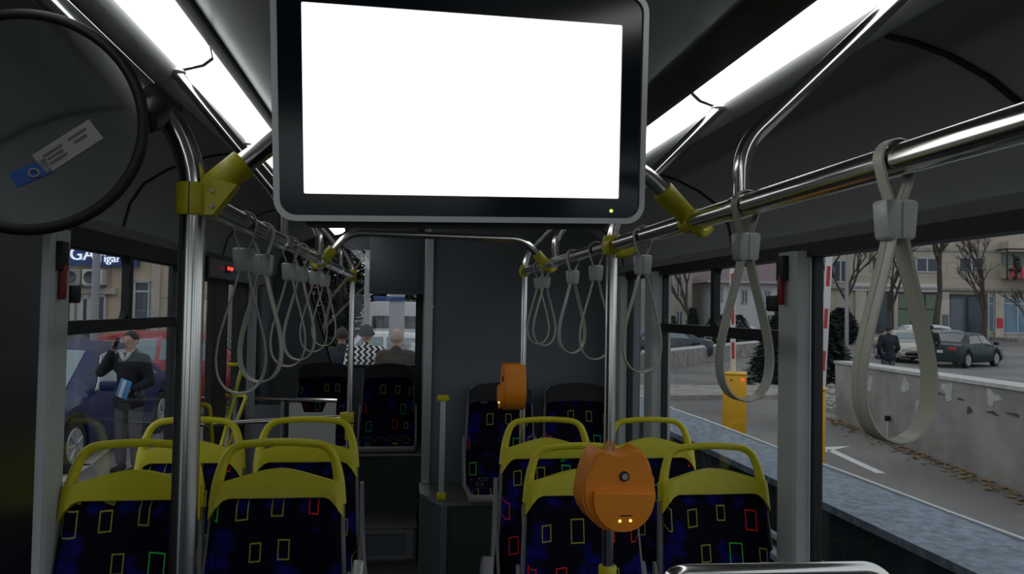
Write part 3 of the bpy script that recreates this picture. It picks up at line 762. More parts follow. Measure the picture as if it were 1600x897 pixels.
# ================================================================== SEATS
def make_seat(label, kind='yellow', cat='seat', group=None):
    """origin on the podium below the seat; faces -Y; the back leans; top of the handle at z=1.07"""
    t = thing('bus_seat', label, cat, (0, 0, 0), 0, group)
    lean = Matrix.Translation((0, 0, .42)) @ Matrix.Rotation(R(-11), 4, 'X')      # back plane: local z runs up the back
    top = .655                                                                # handle top above the hinge
    def half(s):      # half width at height s above the hinge
        return .209-.022*max(0, (s-.15)/.40)
    fab_top, shell_top = (.475, .49) if kind == 'yellow' else (.52, .555)
    def outline(s0, s1, off, arch):
        L_ = [(half(s)+off, s) for s in [s0+(s1-arch-s0)*k/8 for k in range(9)]]
        wtop = L_[-1][0]; crn = [(wtop-.045+.045*math.cos(R(a)), s1-arch+.045*math.sin(R(a))*(1)) for a in (20, 45, 70, 90)]
        crn = [(x, z) for x, z in crn]; mid = [(wtop*.5, s1-.004 if arch > .05 else s1), (0, s1)]
        r_ = L_+crn+mid
        return r_+[(-x, z) for x, z in r_[-2::-1]]
    b = BM(); prism(b, outline(-.06, shell_top, .006, .045), .005, .035, lean); mk('back_shell', b, M['seat_grey'], t, local=True)
    # padded front: dished grid
    b = BM()
    def pad(i, j):
        s = -.02+(fab_top+.02)*j; x = (2*i-1)*(half(s)-.004)
        if s > fab_top-.045:
            q = (s-(fab_top-.045))/.045; x *= 1-.12*(1-math.sqrt(max(0, 1-q*q)))
        e = min(1, (1-abs(2*i-1))/.12); e = math.sin(e*PI/2); ev = min(1, (1-j)/.05, (j+.02)/.05)
        d = -.006-.020*e*max(0, ev)**.5+.012*math.cos((2*i-1)*PI/2)
        return lean @ Vector((x, d, s))
    grid(b, pad, 24, 24)
    mk('backrest', b, M['fabric'], t, local=True)
    if kind == 'yellow':
        # moulded yellow head: panel with arched lower edge and humped top, drooping corners
        hw = half(.5)+.008; n = 20; up, lo = [], []
        for k in range(n+1):
            u = 2*k/n-1; x = u*hw
            up.append((x*.975, .548-.028*abs(u)**1.3+.018*math.cos(u*PI/2)**2))
            lo.append((x, .478-(.0 if abs(u) < .72 else .062*((abs(u)-.72)/.28)**1.6)))
        b = BM()
        V = []
        for k in range(n+1):
            u = 2*k/n-1; col = []
            for j in range(5):
                q = j/4; x = lo[k][0]*(1-q)+up[k][0]*q; z = lo[k][1]*(1-q)+up[k][1]*q
                yy = -.036+.008*math.cos(u*PI/2)+.004*abs(q-.5)+(.014 if abs(u) > .97 else 0); col.append((x, yy, z))
            V.append(col)
        F_ = [[b.verts.new(lean @ Vector(p)) for p in col] for col in V]; B_ = [[b.verts.new(lean @ Vector((p[0], .037, p[2]))) for p in col] for col in V]
        for k in range(n):
            for j in range(4):
                b.faces.new((F_[k][j], F_[k+1][j], F_[k+1][j+1], F_[k][j+1])); b.faces.new((B_[k][j], B_[k][j+1], B_[k+1][j+1], B_[k+1][j]))
            b.faces.new((F_[k][0], B_[k][0], B_[k+1][0], F_[k+1][0])); b.faces.new((F_[k][4], F_[k+1][4], B_[k+1][4], B_[k][4]))
        for j in range(4):
            b.faces.new((F_[0][j], F_[0][j+1], B_[0][j+1], B_[0][j])); b.faces.new((F_[n][j], B_[n][j], B_[n][j+1], F_[n][j+1]))
        mk('head_panel', b, M['yellow'], t, local=True)
        b = BM(); hx = half(.52)-.004
        pth = fillet([lean @ Vector(p) for p in ((-hx-.002, .006, .455), (-hx+.006, .006, .55), (-hx+.035, .006, top-.022), (-.05, .006, top-.011), (.05, .006, top-.011), (hx-.035, .006, top-.022), (hx-.006, .006, .55), (hx+.002, .006, .455))], .055, 6)
        m_ = len(pth); rad = [.0125+.006*abs(2*k/(m_-1)-1)**3 for k in range(m_)]
        tube(b, pth, rad, 14); mk('grab_handle', b, M['yellow'], t, local=True)
    else:
        b = BM(); hw = half(.5)
        top_ = [(hw, .44), (hw, .52), (hw-.03, .548), (hw*.6, .562), (0, .572)]; top_ += [(-x, z) for x, z in top_[-2::-1]]
        low = [(-hw*.8, .455), (0, .462), (hw*.8, .455)]
        prism(b, top_+low, -.034, .012, lean); mk('head_band', b, M['seat_top'], t, local=True)
    # seat cushion and pan
    dp = .40 if kind == 'yellow' else .33
    b = BM()
    def cush(i, j):
        u = 2*i-1; e = math.sin(min(1, (1-abs(u))/.14)*PI/2); ev = math.sin(min(1, (1-abs(2*j-1))/.12)*PI/2)
        return Vector((u*.208, .0-dp*j, .405+.035*e*ev-.010*j))
    grid(b, cush, 16, 14); mk('seat_cushion', b, M['fabric'], t, local=True)
    b = BM(); box(b, (0, .01-dp/2, .385), (.435, dp+.05, .045), bev=.018, seg=3); mk('seat_pan', b, M['seat_grey'], t, local=True)
    for sx in (-1, 1):
        b = BM(); prism(b, [(.03, .38), (-.12, .38), (-.03, .50), (.07, .66), (.085, .66), (.075, .48)], sx*.219-.006, sx*.219+.006, Matrix.Rotation(R(90), 4, 'Z') @ Matrix.Scale(-1, 4, (0, 1, 0)) if False else Matrix(((0, 1, 0, 0), (1, 0, 0, 0), (0, 0, 1, 0), (0, 0, 0, 1))))
        mk('side_shell', b, M['seat_grey'], t, local=True)
    if kind == 'yellow':
        b = BM(); box(b, (0, -.15, .18), (.07, .20, .37), bev=.02); box(b, (0, -.15, .008), (.22, .26, .016), bev=.005); mk('pedestal', b, M['seat_grey'], t, local=True)
    return t
def place(o, loc): o.location = loc
gy = 'yellow topped bus seats in pairs'
# x centres; handle-top world z = podium z + 1.07
sy = make_seat('yellow topped seat at the left, nearest row, beside the window', 'yellow', group=gy)
HT = .42+.655*math.cos(R(11))      # handle top height above the seat origin
def seat_at(x, y_top, ztop): return (x, y_top-.655*math.sin(R(11)), ztop-HT)
sy.location = seat_at(-.785, 2.47, -.413)
SEATS = [(-.367, 2.47, -.413, 'yellow topped seat left of the aisle, nearest row, on the aisle side'),
         (-.800, 3.15, -.440, 'yellow topped seat left of the aisle, second row, half behind the thick pole'),
         (-.365, 3.15, -.440, 'yellow topped seat left of the aisle, second row, below the far pole clamp'),
         (.620, 2.64, -.462, 'yellow topped seat right of the aisle, nearest row, behind the orange validator'),
         (1.100, 2.64, -.466, 'yellow topped seat at the right, nearest row, beside the window'),
         (.622, 3.30, -.465, 'yellow topped seat right of the aisle, second row, on the aisle side'),
         (1.085, 3.30, -.467, 'yellow topped seat at the right, second row, beside the window')]
for x, y, z, lb in SEATS: dup(sy, seat_at(x, y, z), None, lb)
for x, y, z, sx in ((-.365, 3.15, -.440, 1), (.622, 3.30, -.465, -1)):
    o_ = [q for q in bpy.data.objects if q.get('category') == 'seat' and abs(q.location.x-x) < .001 and abs(q.location.y-(y-.655*math.sin(R(11)))) < .01][0]
    W[o_] = Matrix.Translation(o_.location); b = BM()
    P1 = [(.208, .10, .80), (.212, .06, .66), (.236, -.05, .50), (.275, -.30, .44), (.285, -.30, .36), (.235, .02, .34), (.212, .13, .60), (.208, .14, .80)]
    va = [b.verts.new((sx*p[0], p[1], p[2])) for p in P1]; vb = [b.verts.new((sx*(p[0]+.014), p[1], p[2])) for p in P1]
    for f in (va, vb[::-1]): b.faces.new(f)
    for k in range(8): b.faces.new((va[k], vb[k], vb[(k+1) % 8], va[(k+1) % 8]))
    bmesh.ops.triangulate(b, faces=[f for f in b.faces if len(f.verts) > 4]); mk('aisle_shell', b, M['seat_grey'], o_, local=True)
sd = make_seat('dark patterned seat with a black top, at the far left below the rear window', 'dark', group='black topped seats at the rear')
sd.location = (-.603, 6.09, -1.067-.362)
def raise_to(z): return z-.362
for x, y, z, lb in [(-.105, 6.05, -1.067, 'dark patterned seat with a black top, under the rear window, right one of two'),
                    (.592, 4.56, -1.07, 'dark patterned black topped seat against the engine tower, left one'),
                    (1.065, 4.56, -1.07, 'dark patterned black topped seat against the engine tower, by the window')]:
    dup(sd, (x, y, raise_to(z)), None, lb)
# stanchion on the podium corner
t = thing('short_pole', 'short upright chrome pole with yellow ends on the podium corner', 'pole', (.23, 4.30, -1.07))
b = BM(); tube(b, [(.23, 4.33, -1.07), (.23, 4.33, -.50)], .0155, 16); mk('pole_tube', b, M['silver'], t)
b = BM(); box(b, (.23, 4.33, -1.05), (.05, .05, .04), bev=.008); mk('foot', b, M['yellow'], t)
b = BM(); box(b, (.23, 4.33, -.505), (.07, .045, .035), bev=.012); mk('cap', b, M['yellow'], t)
# chrome seat-side handles
for x0, m_, lb in ((-.118, 'silver', 'short slanted metal armrest bar at the aisle, left of centre'), (.268, 'seat_grey', 'short slanted grey armrest bar at the aisle, right of centre')):
    b = BM(); y0 = 2.38
    box(b, (x0-.012, y0-.06, -.86), (.034, .05, .22), Euler((R(-18), R(8), 0)), .008); box(b, (x0-.035, y0-.02, -1.20), (.04, .05, .62), None, .008)
    tag(mk('armrest', b, M[m_]), lb, 'armrest')
# near chrome hoop at lower right
t = thing('seat_rail', 'bent chrome hoop in the lower right foreground', 'handrail', (.76, 1.5, -1.7))
b = BM(); tube(b, fillet([(.535, 1.5, ZF), (.535, 1.5, -.525), (.98, 1.5, -.53), (1.02, 1.5, -.56), (1.03, 1.5, ZF)], .04, 8), .0165, 18); mk('hoop', b, M['chrome'], t)

# bars and partition by the middle door
t = thing('partition_rail', 'chrome rail running from the left side to the clamp of the far left pole', 'handrail', (-.66, 4.6, -.65))
b = BM(); tube(b, [(XL-.0, 4.02, -.60), (XL+.05, 4.05, -.605), (-.34, 4.597, -.648)], .0125, 14)
mk('bar_tube', b, M['chrome'], t)
b = BM(); tube(b, [(XL, 4.02, -.60), (XL+.025, 4.035, -.602)], .022, 14); mk('wall_mount', b, M['yellow'], t)
t = thing('partition_panel', 'pale grey notched panel hanging below a chrome bar, before the dark left rear seat', 'panel', (-.6, 4.9, -1.7))
b = BM(); tube(b, [(-.90, 4.93, -.578), (-.40, 4.93, -.592)], .012, 14); mk('bar_tube', b, M['chrome'], t)
b = BM(); prism(b, [(-.69, -1.1), (-.405, -1.1), (-.405, -.605), (-.465, -.605), (-.49, -.665), (-.60, -.665), (-.62, -.605), (-.69, -.605)], 4.925, 4.937); mk('panel', b, M['white'], t)
b = BM(); tube(b, [(-.73, 4.94, ZF), (-.73, 4.94, -.58)], .012, 12); mk('post', b, M['chrome'], t)
b = BM(); bb(b, (XL, 4.95, ZF), (XL+.02, 5.0, -.56)); bb(b, (-.90, 4.93, ZF), (-.74, 4.95, -.62)); mk('side_board', b, M['panel'], t)

# ================================================================== VALIDATORS
def make_validator(label):
    """origin on the pole axis at mid height; faces -Y"""
    t = thing('ticket_validator', label, 'ticket validator', (0, 0, 0), 0, 'orange ticket validators')
    def outl(sc_=1.0):
        o = []
        o += [(.052, .104), (.067, .090), (.081, .062), (.091, .028), (.098, -.015)]
        for a in range(-10, -171, -16): o.append((.098*math.cos(R(a)), -.012+.096*math.sin(R(a))*.98))
        o += [(-.098, -.015), (-.091, .028), (-.081, .062), (-.067, .090), (-.052, .104)]
        for k in range(1, 8):
            u = -1+2*k/8; o.append((u*.052, .104-.018*(1-u*u)))
        return [(x*sc_, z*sc_) for x, z in o]
    b = BM(); o = outl(); prism(b, o, -.075, .02)
    bmesh.ops.bevel(b, geom=[e for e in b.edges if abs(e.verts[0].co.y-e.verts[1].co.y) < 1e-6 and e.verts[0].co.y < -.07], offset=.006, segments=3, affect='EDGES')
    mk('body', b, M['orange'], t, local=True)
    # raised lower face: a disc cut flat along its upper edge
    b = BM(); pts = []
    for a in range(-196, 17, 8):
        pts.append((.080*math.cos(R(a))+.006, -.020+.080*math.sin(R(a))))
    prism(b, pts, -.092, -.070)
    bmesh.ops.bevel(b, geom=[e for e in b.edges if abs(e.verts[0].co.y-e.verts[1].co.y) < 1e-6 and e.verts[0].co.y < -.09], offset=.006, segments=2, affect='EDGES')
    mk('reader_face', b, M['orange'], t, local=True)
    b = BM(); cyl(b, (.010, -.073, .036), (.010, -.080, .036), .0135, .0125, 24); lk = mk('lock_ring', b, M['black'], t, local=True)
    b = BM(); cyl(b, (.010, -.079, .036), (.010, -.0815, .036), .0085, .008, 20); mk('lens', b, M['alu'], lk, local=True)
    b = BM(); bb(b, (-.006, -.0935, -.0605), (.026, -.091, -.0580)); mk('slot', b, M['black'], t, local=True)
    for x in (-.006, .022):
        b = BM(); sphere(b, (x, -.0925, -.072), (.0034, .002, .0034), 12, 8); mk('indicator_light', b, M['led_y'], t, local=True)
    b = BM(); box(b, (0, .012, -.02), (.055, .05, .12), bev=.006); mk('mount', b, M['black'], t, local=True)
    return t
v1 = make_validator('large orange ticket validator with two glowing yellow dots on the near right pole')
v1.location = (.55, 1.985, -.457); v1.rotation_euler = (0, 0, R(3))
v1.location.x = .552
dup(v1, (.532, 3.5, -.355), R(-90), 'orange ticket validator seen from the side on the far right pole')

# emergency hammers
def hammer(x, y, z, s, label):
    t = thing('emergency_hammer', label, 'hammer', (x, y, z), 0, 'red hammers on the window pillars')
    b = BM(); box(b, (x-s*.010, y, z+.115), (.024, .05, .085), bev=.005); mk('holder', b, M['black'], t)
    b = BM(); box(b, (x-s*.016, y, z+.04), (.018, .024, .10), bev=.006); mk('hammer_body', b, M['red'], t)
hammer(XR-.045, 2.46, .04, 1, 'red emergency hammer on the right window pillar'); hammer(XL+.040, 2.372, .015, -1, 'red emergency hammer on the left window pillar')

# ================================================================== OUTSIDE: GROUND
b = BM(); bb(b, (-60, -25, G-.3), (110, 140, G)); struct('ground', b, M['asphalt'])
def strip(name, pts, z, h, m, label=None, cat=None):
    b = BM(); slab(b, pts, z, z+h)
    o = mk(name, b, M[m], smooth=False)
    if label: tag(o, label, cat)
    else: o['kind'] = 'structure'
    return o
strip('road_line', [(-3.66, 5), (-3.50, 5), (-3.88, 10.5), (-4.04, 10.5)], G, .006, 'roadpaint')
strip('road_line', [(-4.04, 10.4), (-3.88, 10.4), (-4.66, 15.8), (-4.82, 15.8)], G, .006, 'roadpaint')
strip('road_line', [(-3.2, 8.3), (-3.1, 8.6), (-4.6, 8.9), (-4.7, 8.6)], G, .005, 'roadpaint')
strip('pavement', [(-2.2, 8.6), (2.2, 8.6), (2.2, 12.2), (-2.2, 12.2)], G, .12, 'kerb')
strip('kerb', [(-12, 17.0), (10, 17.6), (10, 20), (-12, 20)], G, .10, 'kerb')
strip('grass_verge', [(-4.9, 14.3), (-3.4, 14.3), (-3.2, 15.4), (-4.7, 15.4)], G, .12, 'grass')
strip('kerb', [(12.2, 21.9), (13.8, 21.6), (13.8, 21.8), (12.2, 22.05)], G, .01, 'roadpaint')
# parapet beside the bus
t = thing('parapet_wall', 'low wall beside the bus with blue-grey coping and a white outer edge', 'wall', (2.5, 6, G))
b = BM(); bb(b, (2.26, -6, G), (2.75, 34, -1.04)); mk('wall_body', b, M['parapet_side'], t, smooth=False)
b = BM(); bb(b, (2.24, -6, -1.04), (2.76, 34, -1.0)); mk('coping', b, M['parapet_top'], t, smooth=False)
b = BM()
ys = [-6+k*.8 for k in range(51)]
tube(b, [(2.775+.006*math.sin(y*2.3), y, -.995+.004*math.sin(y*3.1)) for y in ys], .011, 6); mk('edge_strip', b, M['edge_white'], t)
# arrow on the road
def loc2(p0, p1, w_):
    a, c = Vector((*p0, 0)), Vector((*p1, 0)); d = (c-a).normalized(); n = Vector((-d.y, d.x, 0))*w_/2
    return [tuple((a+n).xy), tuple((c+n).xy), tuple((c-n).xy), tuple((a-n).xy)]
b = BM(); slab(b, loc2((6.24, 9.36), (6.50, 11.0), .13), G, G+.006)
slab(b, [(6.33, 10.85), (7.02, 11.3), (6.55, 11.25), (6.47, 12.2)], G, G+.006); struct('road_arrow', b, M['roadpaint'])
# weathered retaining wall
t = thing('concrete_wall', 'long weathered concrete wall with peeling plaster along the ramp at right', 'wall', (7.3, 8, G))
wa, wb_ = Vector((6.30, 3.3, 0)), Vector((8.62, 14.4, 0)); wd_ = (wb_-wa).normalized(); wn_ = Vector((wd_.y, -wd_.x, 0))
b = BM(); n = 40; zt = lambda s: -.74-.18*s
rows = []
for k in range(n+1):
    s = k/n; p = wa.lerp(wb_, s)
    rows.append([b.verts.new((p.x, p.y, G)), b.verts.new((p.x-.02, p.y, zt(s)-.05)), b.verts.new((p.x+wn_.x*.35, p.y+wn_.y*.35, zt(s)-.05)), b.verts.new((p.x+wn_.x*.35, p.y+wn_.y*.35, G))])
for A, B in zip(rows, rows[1:]):
    for k in range(4): b.faces.new((A[k], A[(k+1) % 4], B[(k+1) % 4], B[k]))
b.faces.new(rows[0]); b.faces.new(rows[-1][::-1]); mk('wall_body', b, M['concrete'], t, smooth=False)
b = BM(); rows = []
for k in range(n+1):
    s = k/n; p = wa.lerp(wb_, s); z = zt(s)
    rows.append([b.verts.new((p.x-.05, p.y, z-.05)), b.verts.new((p.x-.05, p.y, z)), b.verts.new((p.x+wn_.x*.40, p.y+wn_.y*.40, z)), b.verts.new((p.x+wn_.x*.40, p.y+wn_.y*.40, z-.05))])
for A, B in zip(rows, rows[1:]):
    for k in range(4): b.faces.new((A[k], A[(k+1) % 4], B[(k+1) % 4], B[k]))
b.faces.new(rows[0]); b.faces.new(rows[-1][::-1]); mk('coping', b, M['patch'], t, smooth=False)
rg = random.Random(4)
def blob(s, z, w_, h_, m, name):
    b = BM(); c = wa.lerp(wb_, s); k = 12; ph = rg.random()*6
    pts = []
    for i in range(k):
        a = 2*PI*i/k; r = 1+.35*math.sin(3*a+ph)+.25*rg.uniform(-1, 1)
        pts.append(c-wn_*(.022)+wd_*(w_/2*math.cos(a)*r)+Vector((0, 0, z+h_/2*math.sin(a)*r)))
    va = [b.verts.new(p) for p in pts]; vb = [b.verts.new(p+wn_*.03) for p in pts]
    b.faces.new(va); b.faces.new(vb[::-1])
    for i in range(k): b.faces.new((va[i], vb[i], vb[(i+1) % k], va[(i+1) % k]))
    mk(name, b, M[m], t, smooth=False)
for s, z, w_, h_ in ((.40, -1.25, .22, .5), (.60, -1.05, .30, .22), (.72, -1.10, .24, .26), (.50, -1.02, .3, .2), (.38, -1.5, .3, .6), (.68, -1.45, .18, .4), (.30, -1.2, .3, .3), (.85, -1.2, .4, .3)): blob(s, z, w_, h_, 'patch', 'plaster_patch')
for s, z, w_, h_ in ((.46, -1.17, .30, .04), (.50, -1.21, .22, .04), (.43, -1.14, .2, .05), (.55, -1.25, .12, .08), (.62, -1.12, .25, .03), (.57, -1.13, .2, .03), (.36, -1.15, .2, .04)): blob(s, z, w_, h_, 'crack', 'spalled_patch')
# leaf litter at the wall foot
b = BM(); rg2 = random.Random(2)
for k in range(700):
    s = rg2.random(); p = wa.lerp(wb_, s)-wn_*(.08+abs(rg2.gauss(0, .16))); a = rg2.random()*6; r = rg2.uniform(.02, .05)
    vs = [b.verts.new((p.x+r*math.cos(a+i*PI/2), p.y+r*math.sin(a+i*PI/2), G+.008+rg2.random()*.02)) for i in range(4)]; b.faces.new(vs)
tag(mk('leaf_litter', b, M['leaves_g'], smooth=False), 'dead leaves gathered along the foot of the weathered wall', 'leaves', kind='stuff')
# stony kerb island by the barrier
strip('kerb_island', [(8.9, 14.6), (9.7, 14.4), (11.5, 18.8), (13.2, 21.3), (10.2, 21.6), (9.4, 19.0)], G, .09, 'kerb', 'low stony traffic island beyond the yellow barriers', 'kerb')
b = BM()
for k in range(160):
    p = Vector((9.3, 14.8, 0)).lerp(Vector((11.8, 21.2, 0)), rg2.random())+Vector((rg2.uniform(-.4, .8), 0, 0)); r = rg2.uniform(.04, .14)
    bmesh.ops.create_icosphere(b, subdivisions=1, radius=r, matrix=Matrix.Translation((p.x, p.y, G+.09+r*.3)) @ Matrix.Scale(.6, 4, (0, 0, 1)))
tag(mk('rubble', b, M['kerb'], smooth=False), 'loose stones and clods scattered on the traffic island', 'stones', kind='stuff')
# marker stake
t = thing('marker_stake', 'thin white stake with a small black top against the weathered wall', 'stake', (8.05, 12.2, G))
P0 = Vector((8.02, 11.85, G)); b = BM(); cyl(b, P0, P0+Vector((0, 0, .32)), .010); mk('stake', b, M['armwhite'], t)
b = BM(); box(b, P0+Vector((0, 0, .36)), (.09, .05, .09), bev=.01); mk('cap', b, M['black'], t)

def barrier(x, y, label, lean, ax=-.02, lit=True, gr='yellow car park barriers'):
    t = thing('parking_barrier', label, 'barrier', (x, y, G), R(-24), gr)
    b = BM(); box(b, (0, 0, .55), (.36, .34, 1.10), bev=.02); mk('cabinet', b, M['barrier'], t, local=True)
    b = BM(); box(b, (0, -.0, 1.115), (.38, .36, .03), bev=.012); mk('cabinet_lid', b, M['barrier'], t, local=True)
    b = BM(); sphere(b, (.12, -.175, 1.03), (.024, .012, .018), 12, 8); mk('signal_light', b, M['led_r' if lit else 'tail'], t, local=True)
    b = BM(); cyl(b, (-.05, -.17, 1.02), (-.05, -.19, 1.02), .014); mk('lock', b, M['black'], t, local=True)
    b = BM(); cyl(b, (-.16, .05, 1.13), (-.16, .05, 1.24), .05, .045); box(b, (-.20, .05, 1.05), (.07, .12, .22), bev=.01); mk('arm_hub', b, M['pole'], t, local=True)
    L_ = 3.4; d = Vector((math.sin(lean), 0, math.cos(lean))); arm = BM()
    rot = Euler((0, lean, 0)); base = Vector((ax, .06, 1.05))
    box(arm, base+d*L_/2, (.085, .035, L_), rot, .006); ao = mk('barrier_arm', arm, M['armwhite'], t, local=True)
    for k in range(6):
        s_ = BM(); box(s_, base+d*(.42+k*.55), (.045, .040, .26), rot); mk('red_stripe', s_, M['armred'], ao, local=True)
barrier(5.22, 11.6, 'yellow barrier cabinet with raised red and white arm, left of the window pillar', R(-1.0))
barrier(5.23, 9.35, 'yellow barrier cabinet mostly hidden by the right window pillar, arm raised', R(2.6), .155, False)

# ================================================================== CARS
def make_car(label, loc, rz, paint, kind='sedan', L_=4.5, W_=1.78, H_=1.45, lit=False, glassm='carglass', name='car', trim=False, mirror_=True):
    t = thing(name, label, 'car' if name == 'car' else 'minibus', (loc[0], loc[1], G), rz)
    hl = L_/2; hw = W_/2
    wr = .325; xw = (-hl+.82, hl-.88)
    if kind == 'sedan':   K = [(-hl, .52, .80, .72), (-hl+.06, .88, .93, .90), (-hl+.55, .92, .98, .92), (-hl+.62, .93, 1.0, .86), (-hl+1.35, .93, H_-.05, .70), (-hl+1.9, .93, H_, .70), (-hl+2.5, .92, H_-.01, .70), (-hl+2.75, .90, H_-.05, .71), (hl-1.15, .88, .95, .84), (hl-.7, .80, .88, .86), (hl-.15, .62, .72, .82), (hl, .45, .56, .68)]
    elif kind == 'hatch': K = [(-hl, .50, .70, .78), (-hl+.08, .90, .98, .90), (-hl+.45, .95, H_-.08, .72), (-hl+1.0, .94, H_, .70), (-hl+2.2, .92, H_-.01, .70), (-hl+2.5, .90, H_-.05, .71), (hl-1.0, .88, .95, .84), (hl-.6, .80, .88, .86), (hl-.12, .62, .72, .82), (hl, .45, .56, .68)]
    else:                 K = [(-hl, .50, 1.7, .88), (-hl+.05, 1.35, H_-.04, .88), (-hl+1, 1.35, H_, .88), (hl-1.6, 1.35, H_, .88), (hl-1.3, 1.30, H_-.05, .88), (hl-.6, 1.05, 1.15, .90), (hl-.1, .75, .88, .88), (hl, .45, .6, .7)]
    def itp(x, c):
        for a, b_ in zip(K, K[1:]):
            if x <= b_[0]:
                u = (x-a[0])/(b_[0]-a[0]); u = max(0, min(1, u)); return a[c]*(1-u)+b_[c]*u
        return K[-1][c]
    def prof(x):
        e = min(1, (hl-abs(x))/.5); w_ = hw*(.80+.20*math.sqrt(max(0, 1-(1-e)**2)))
        zl = .20+.10*(1-e)
        for q in xw:
            if abs(x-q) < wr+.055: zl = max(zl, .30+math.sqrt(max(0, (wr+.055)**2-(x-q)**2)))
        zb = itp(x, 1); ztp = max(itp(x, 2), zb+.02); wt = hw*itp(x, 3)*(.85+.15*e)
        zl = min(zl, zb-.12)
        return [(w_*.95, zl), (w_, min(zl+.06, zb-.1)), (w_*1.0, (zl+zb)/2+.05), (w_*.965, zb), (wt, ztp-.04 if ztp-zb > .2 else ztp-.01), (wt*.86, ztp-.005), (0, ztp+.015)]
    N = 110; xs = [-hl+L_*k/N for k in range(N+1)]; b = BM(); rows = []
    for x in xs:
        p = prof(x); rows.append([b.verts.new((x, -y, z)) for y, z in p[:-1]]+[b.verts.new((x, 0, p[-1][1]))]+[b.verts.new((x, y, z)) for y, z in p[-2::-1]])
    for A, B in zip(rows, rows[1:]):
        for k in range(len(A)-1): b.faces.new((A[k], A[k+1], B[k+1], B[k]))
        b.faces.new((A[-1], A[0], B[0], B[-1]))
    b.faces.new(rows[0]); b.faces.new(rows[-1][::-1])
    body = mk('body', b, M[paint], t, local=True)
    cab = [q for q in K if q[2]-q[1] > .3]; x0, x1 = cab[0][0], cab[-1][0]
    wsx = K[K.index(cab[-1])+1][0]; rwx = K[max(0, K.index(cab[0])-1)][0]
    # side glass
    def sideglass(sgn, xa, xb, slant0, slant1):
        g = BM()
        def f(i, j):
            lo_ = xa+(xb-xa)*i; u = .02+.48*j if kind == 'van' else .14+.70*j
            x = (xa-slant0*(1-j))+((xb+slant1*(1-j))-(xa-slant0*(1-j)))*i
            p = prof(x); pb_, pt_ = p[3], p[4]; y = pb_[0]*(1-u)+pt_[0]*u; z = pb_[1]*(1-u)+pt_[1]*u
            zmax = itp(max(xa, min(x, xb)), 2)
            return Vector((x, sgn*(y+.006), z))
        V = grid(g, f, 10, 4); o = mk('side_window', g, M[glassm], t, local=True)
        if trim:
            tr = BM(); edge = [V_ for V_ in [f(0, k/6) for k in range(7)]+[f(k/12, 1) for k in range(1, 13)]+[f(1, 1-k/6) for k in range(1, 7)]+[f(1-k/12, 0) for k in range(1, 12)]]
            tube(tr, [e_+Vector((0, sgn*.004, 0)) for e_ in edge], .009, 6, closed=True); mk('chrome_trim', tr, M['silver'], o, local=True)
    mid = (x0+x1)/2+.1
    for sgn in (-1, 1):
        if kind == 'van':
            for k in range(3):
                a = -hl+.15+k*(L_-1.6)/3; sideglass(sgn, a, a+(L_-1.6)/3-.03, 0, 0)
        else:
            sideglass(sgn, x0+.02, mid-.04, .35 if kind == 'sedan' else .12, 0); sideglass(sgn, mid+.04, x1-.05, 0, .55)
    def topglass(name_, xa, xb):
        g = BM()
        def f(i, j):
            x = xa+(xb-xa)*i; p = prof(x); u = 2*j-1; y = u*p[5][0]*.98; z = p[5][1]*abs(u)+p[6][1]*(1-abs(u))
            s_ = .012
            return Vector((x+(s_ if xb > 0 else -s_), y, z+.006))
        grid(g, f, 8, 8); mk(name_, g, M[glassm], t, local=True)
    topglass('windscreen', x1+.06, wsx-.08)
    if kind == 'sedan': topglass('rear_window', rwx+.07, x0-.07)
    elif kind == 'hatch': topglass('rear_window', rwx+.04, x0-.06)
    for q in xw:
        for sgn in (-1, 1):
            y = sgn*(hw-.10)
            b = BM(); lathe(b, [(.20, -.09*1), (wr-.02, -.095), (wr, -.07), (wr, .07), (wr-.02, .095), (.20, .09)], (q, y, wr), 'Y', 28); wo_ = mk('wheel', b, M['tyre'], t, local=True)
            b = BM(); lathe(b, [(.215, sgn*.092), (.208, sgn*.104), (.19, sgn*.104), (.18, sgn*.098), (.0001, sgn*.096)], (q, y, wr), 'Y', 24)
            for k in range(7):
                a = 2*PI*k/7; d = Vector((math.cos(a), 0, math.sin(a))); 
                tube(b, [Vector((q, y+sgn*.100, wr))+d*.03, Vector((q, y+sgn*.100, wr))+d*.19], [.026, .018], 6)
            mk('rim', b, M['rim'], wo_, local=True)
    # lamps, plate, mirrors
    for sgn in (-1, 1):
        b = BM(); box(b, (hl-.10, sgn*(hw*.66), .60), (.16, .34, .13), bev=.03); mk('headlight', b, M['headlamp'], t, local=True)
        b = BM(); box(b, (-hl+.055, sgn*(hw*.68), .78 if kind != 'van' else 1.0), (.12, .30, .15), bev=.03); mk('tail_light', b, M['tail_on' if lit else 'tail'], t, local=True)
        if mirror_:
            b = BM(); box(b, (x1+.42, sgn*(hw+.08), .98), (.12, .20, .13), bev=.035); mk('side_mirror', b, M[paint], t, local=True)
        if kind != 'van':
            for xh in (mid-.15-.55, mid+.15-.3+.85-.9):
                b = BM(); box(b, (xh, sgn*(hw*.985), .80), (.16, .03, .025), bev=.008); mk('door_handle', b, M[paint], t, local=True)
    b = BM(); box(b, (-hl-.004, 0, .66), (.02, .50, .11), bev=.003); mk('number_plate', b, M['plate'], t, local=True)
    b = BM(); box(b, (hl-.02, 0, .42), (.10, W_*.72, .12), bev=.02); mk('grille', b, M['black'], t, local=True)
    return t
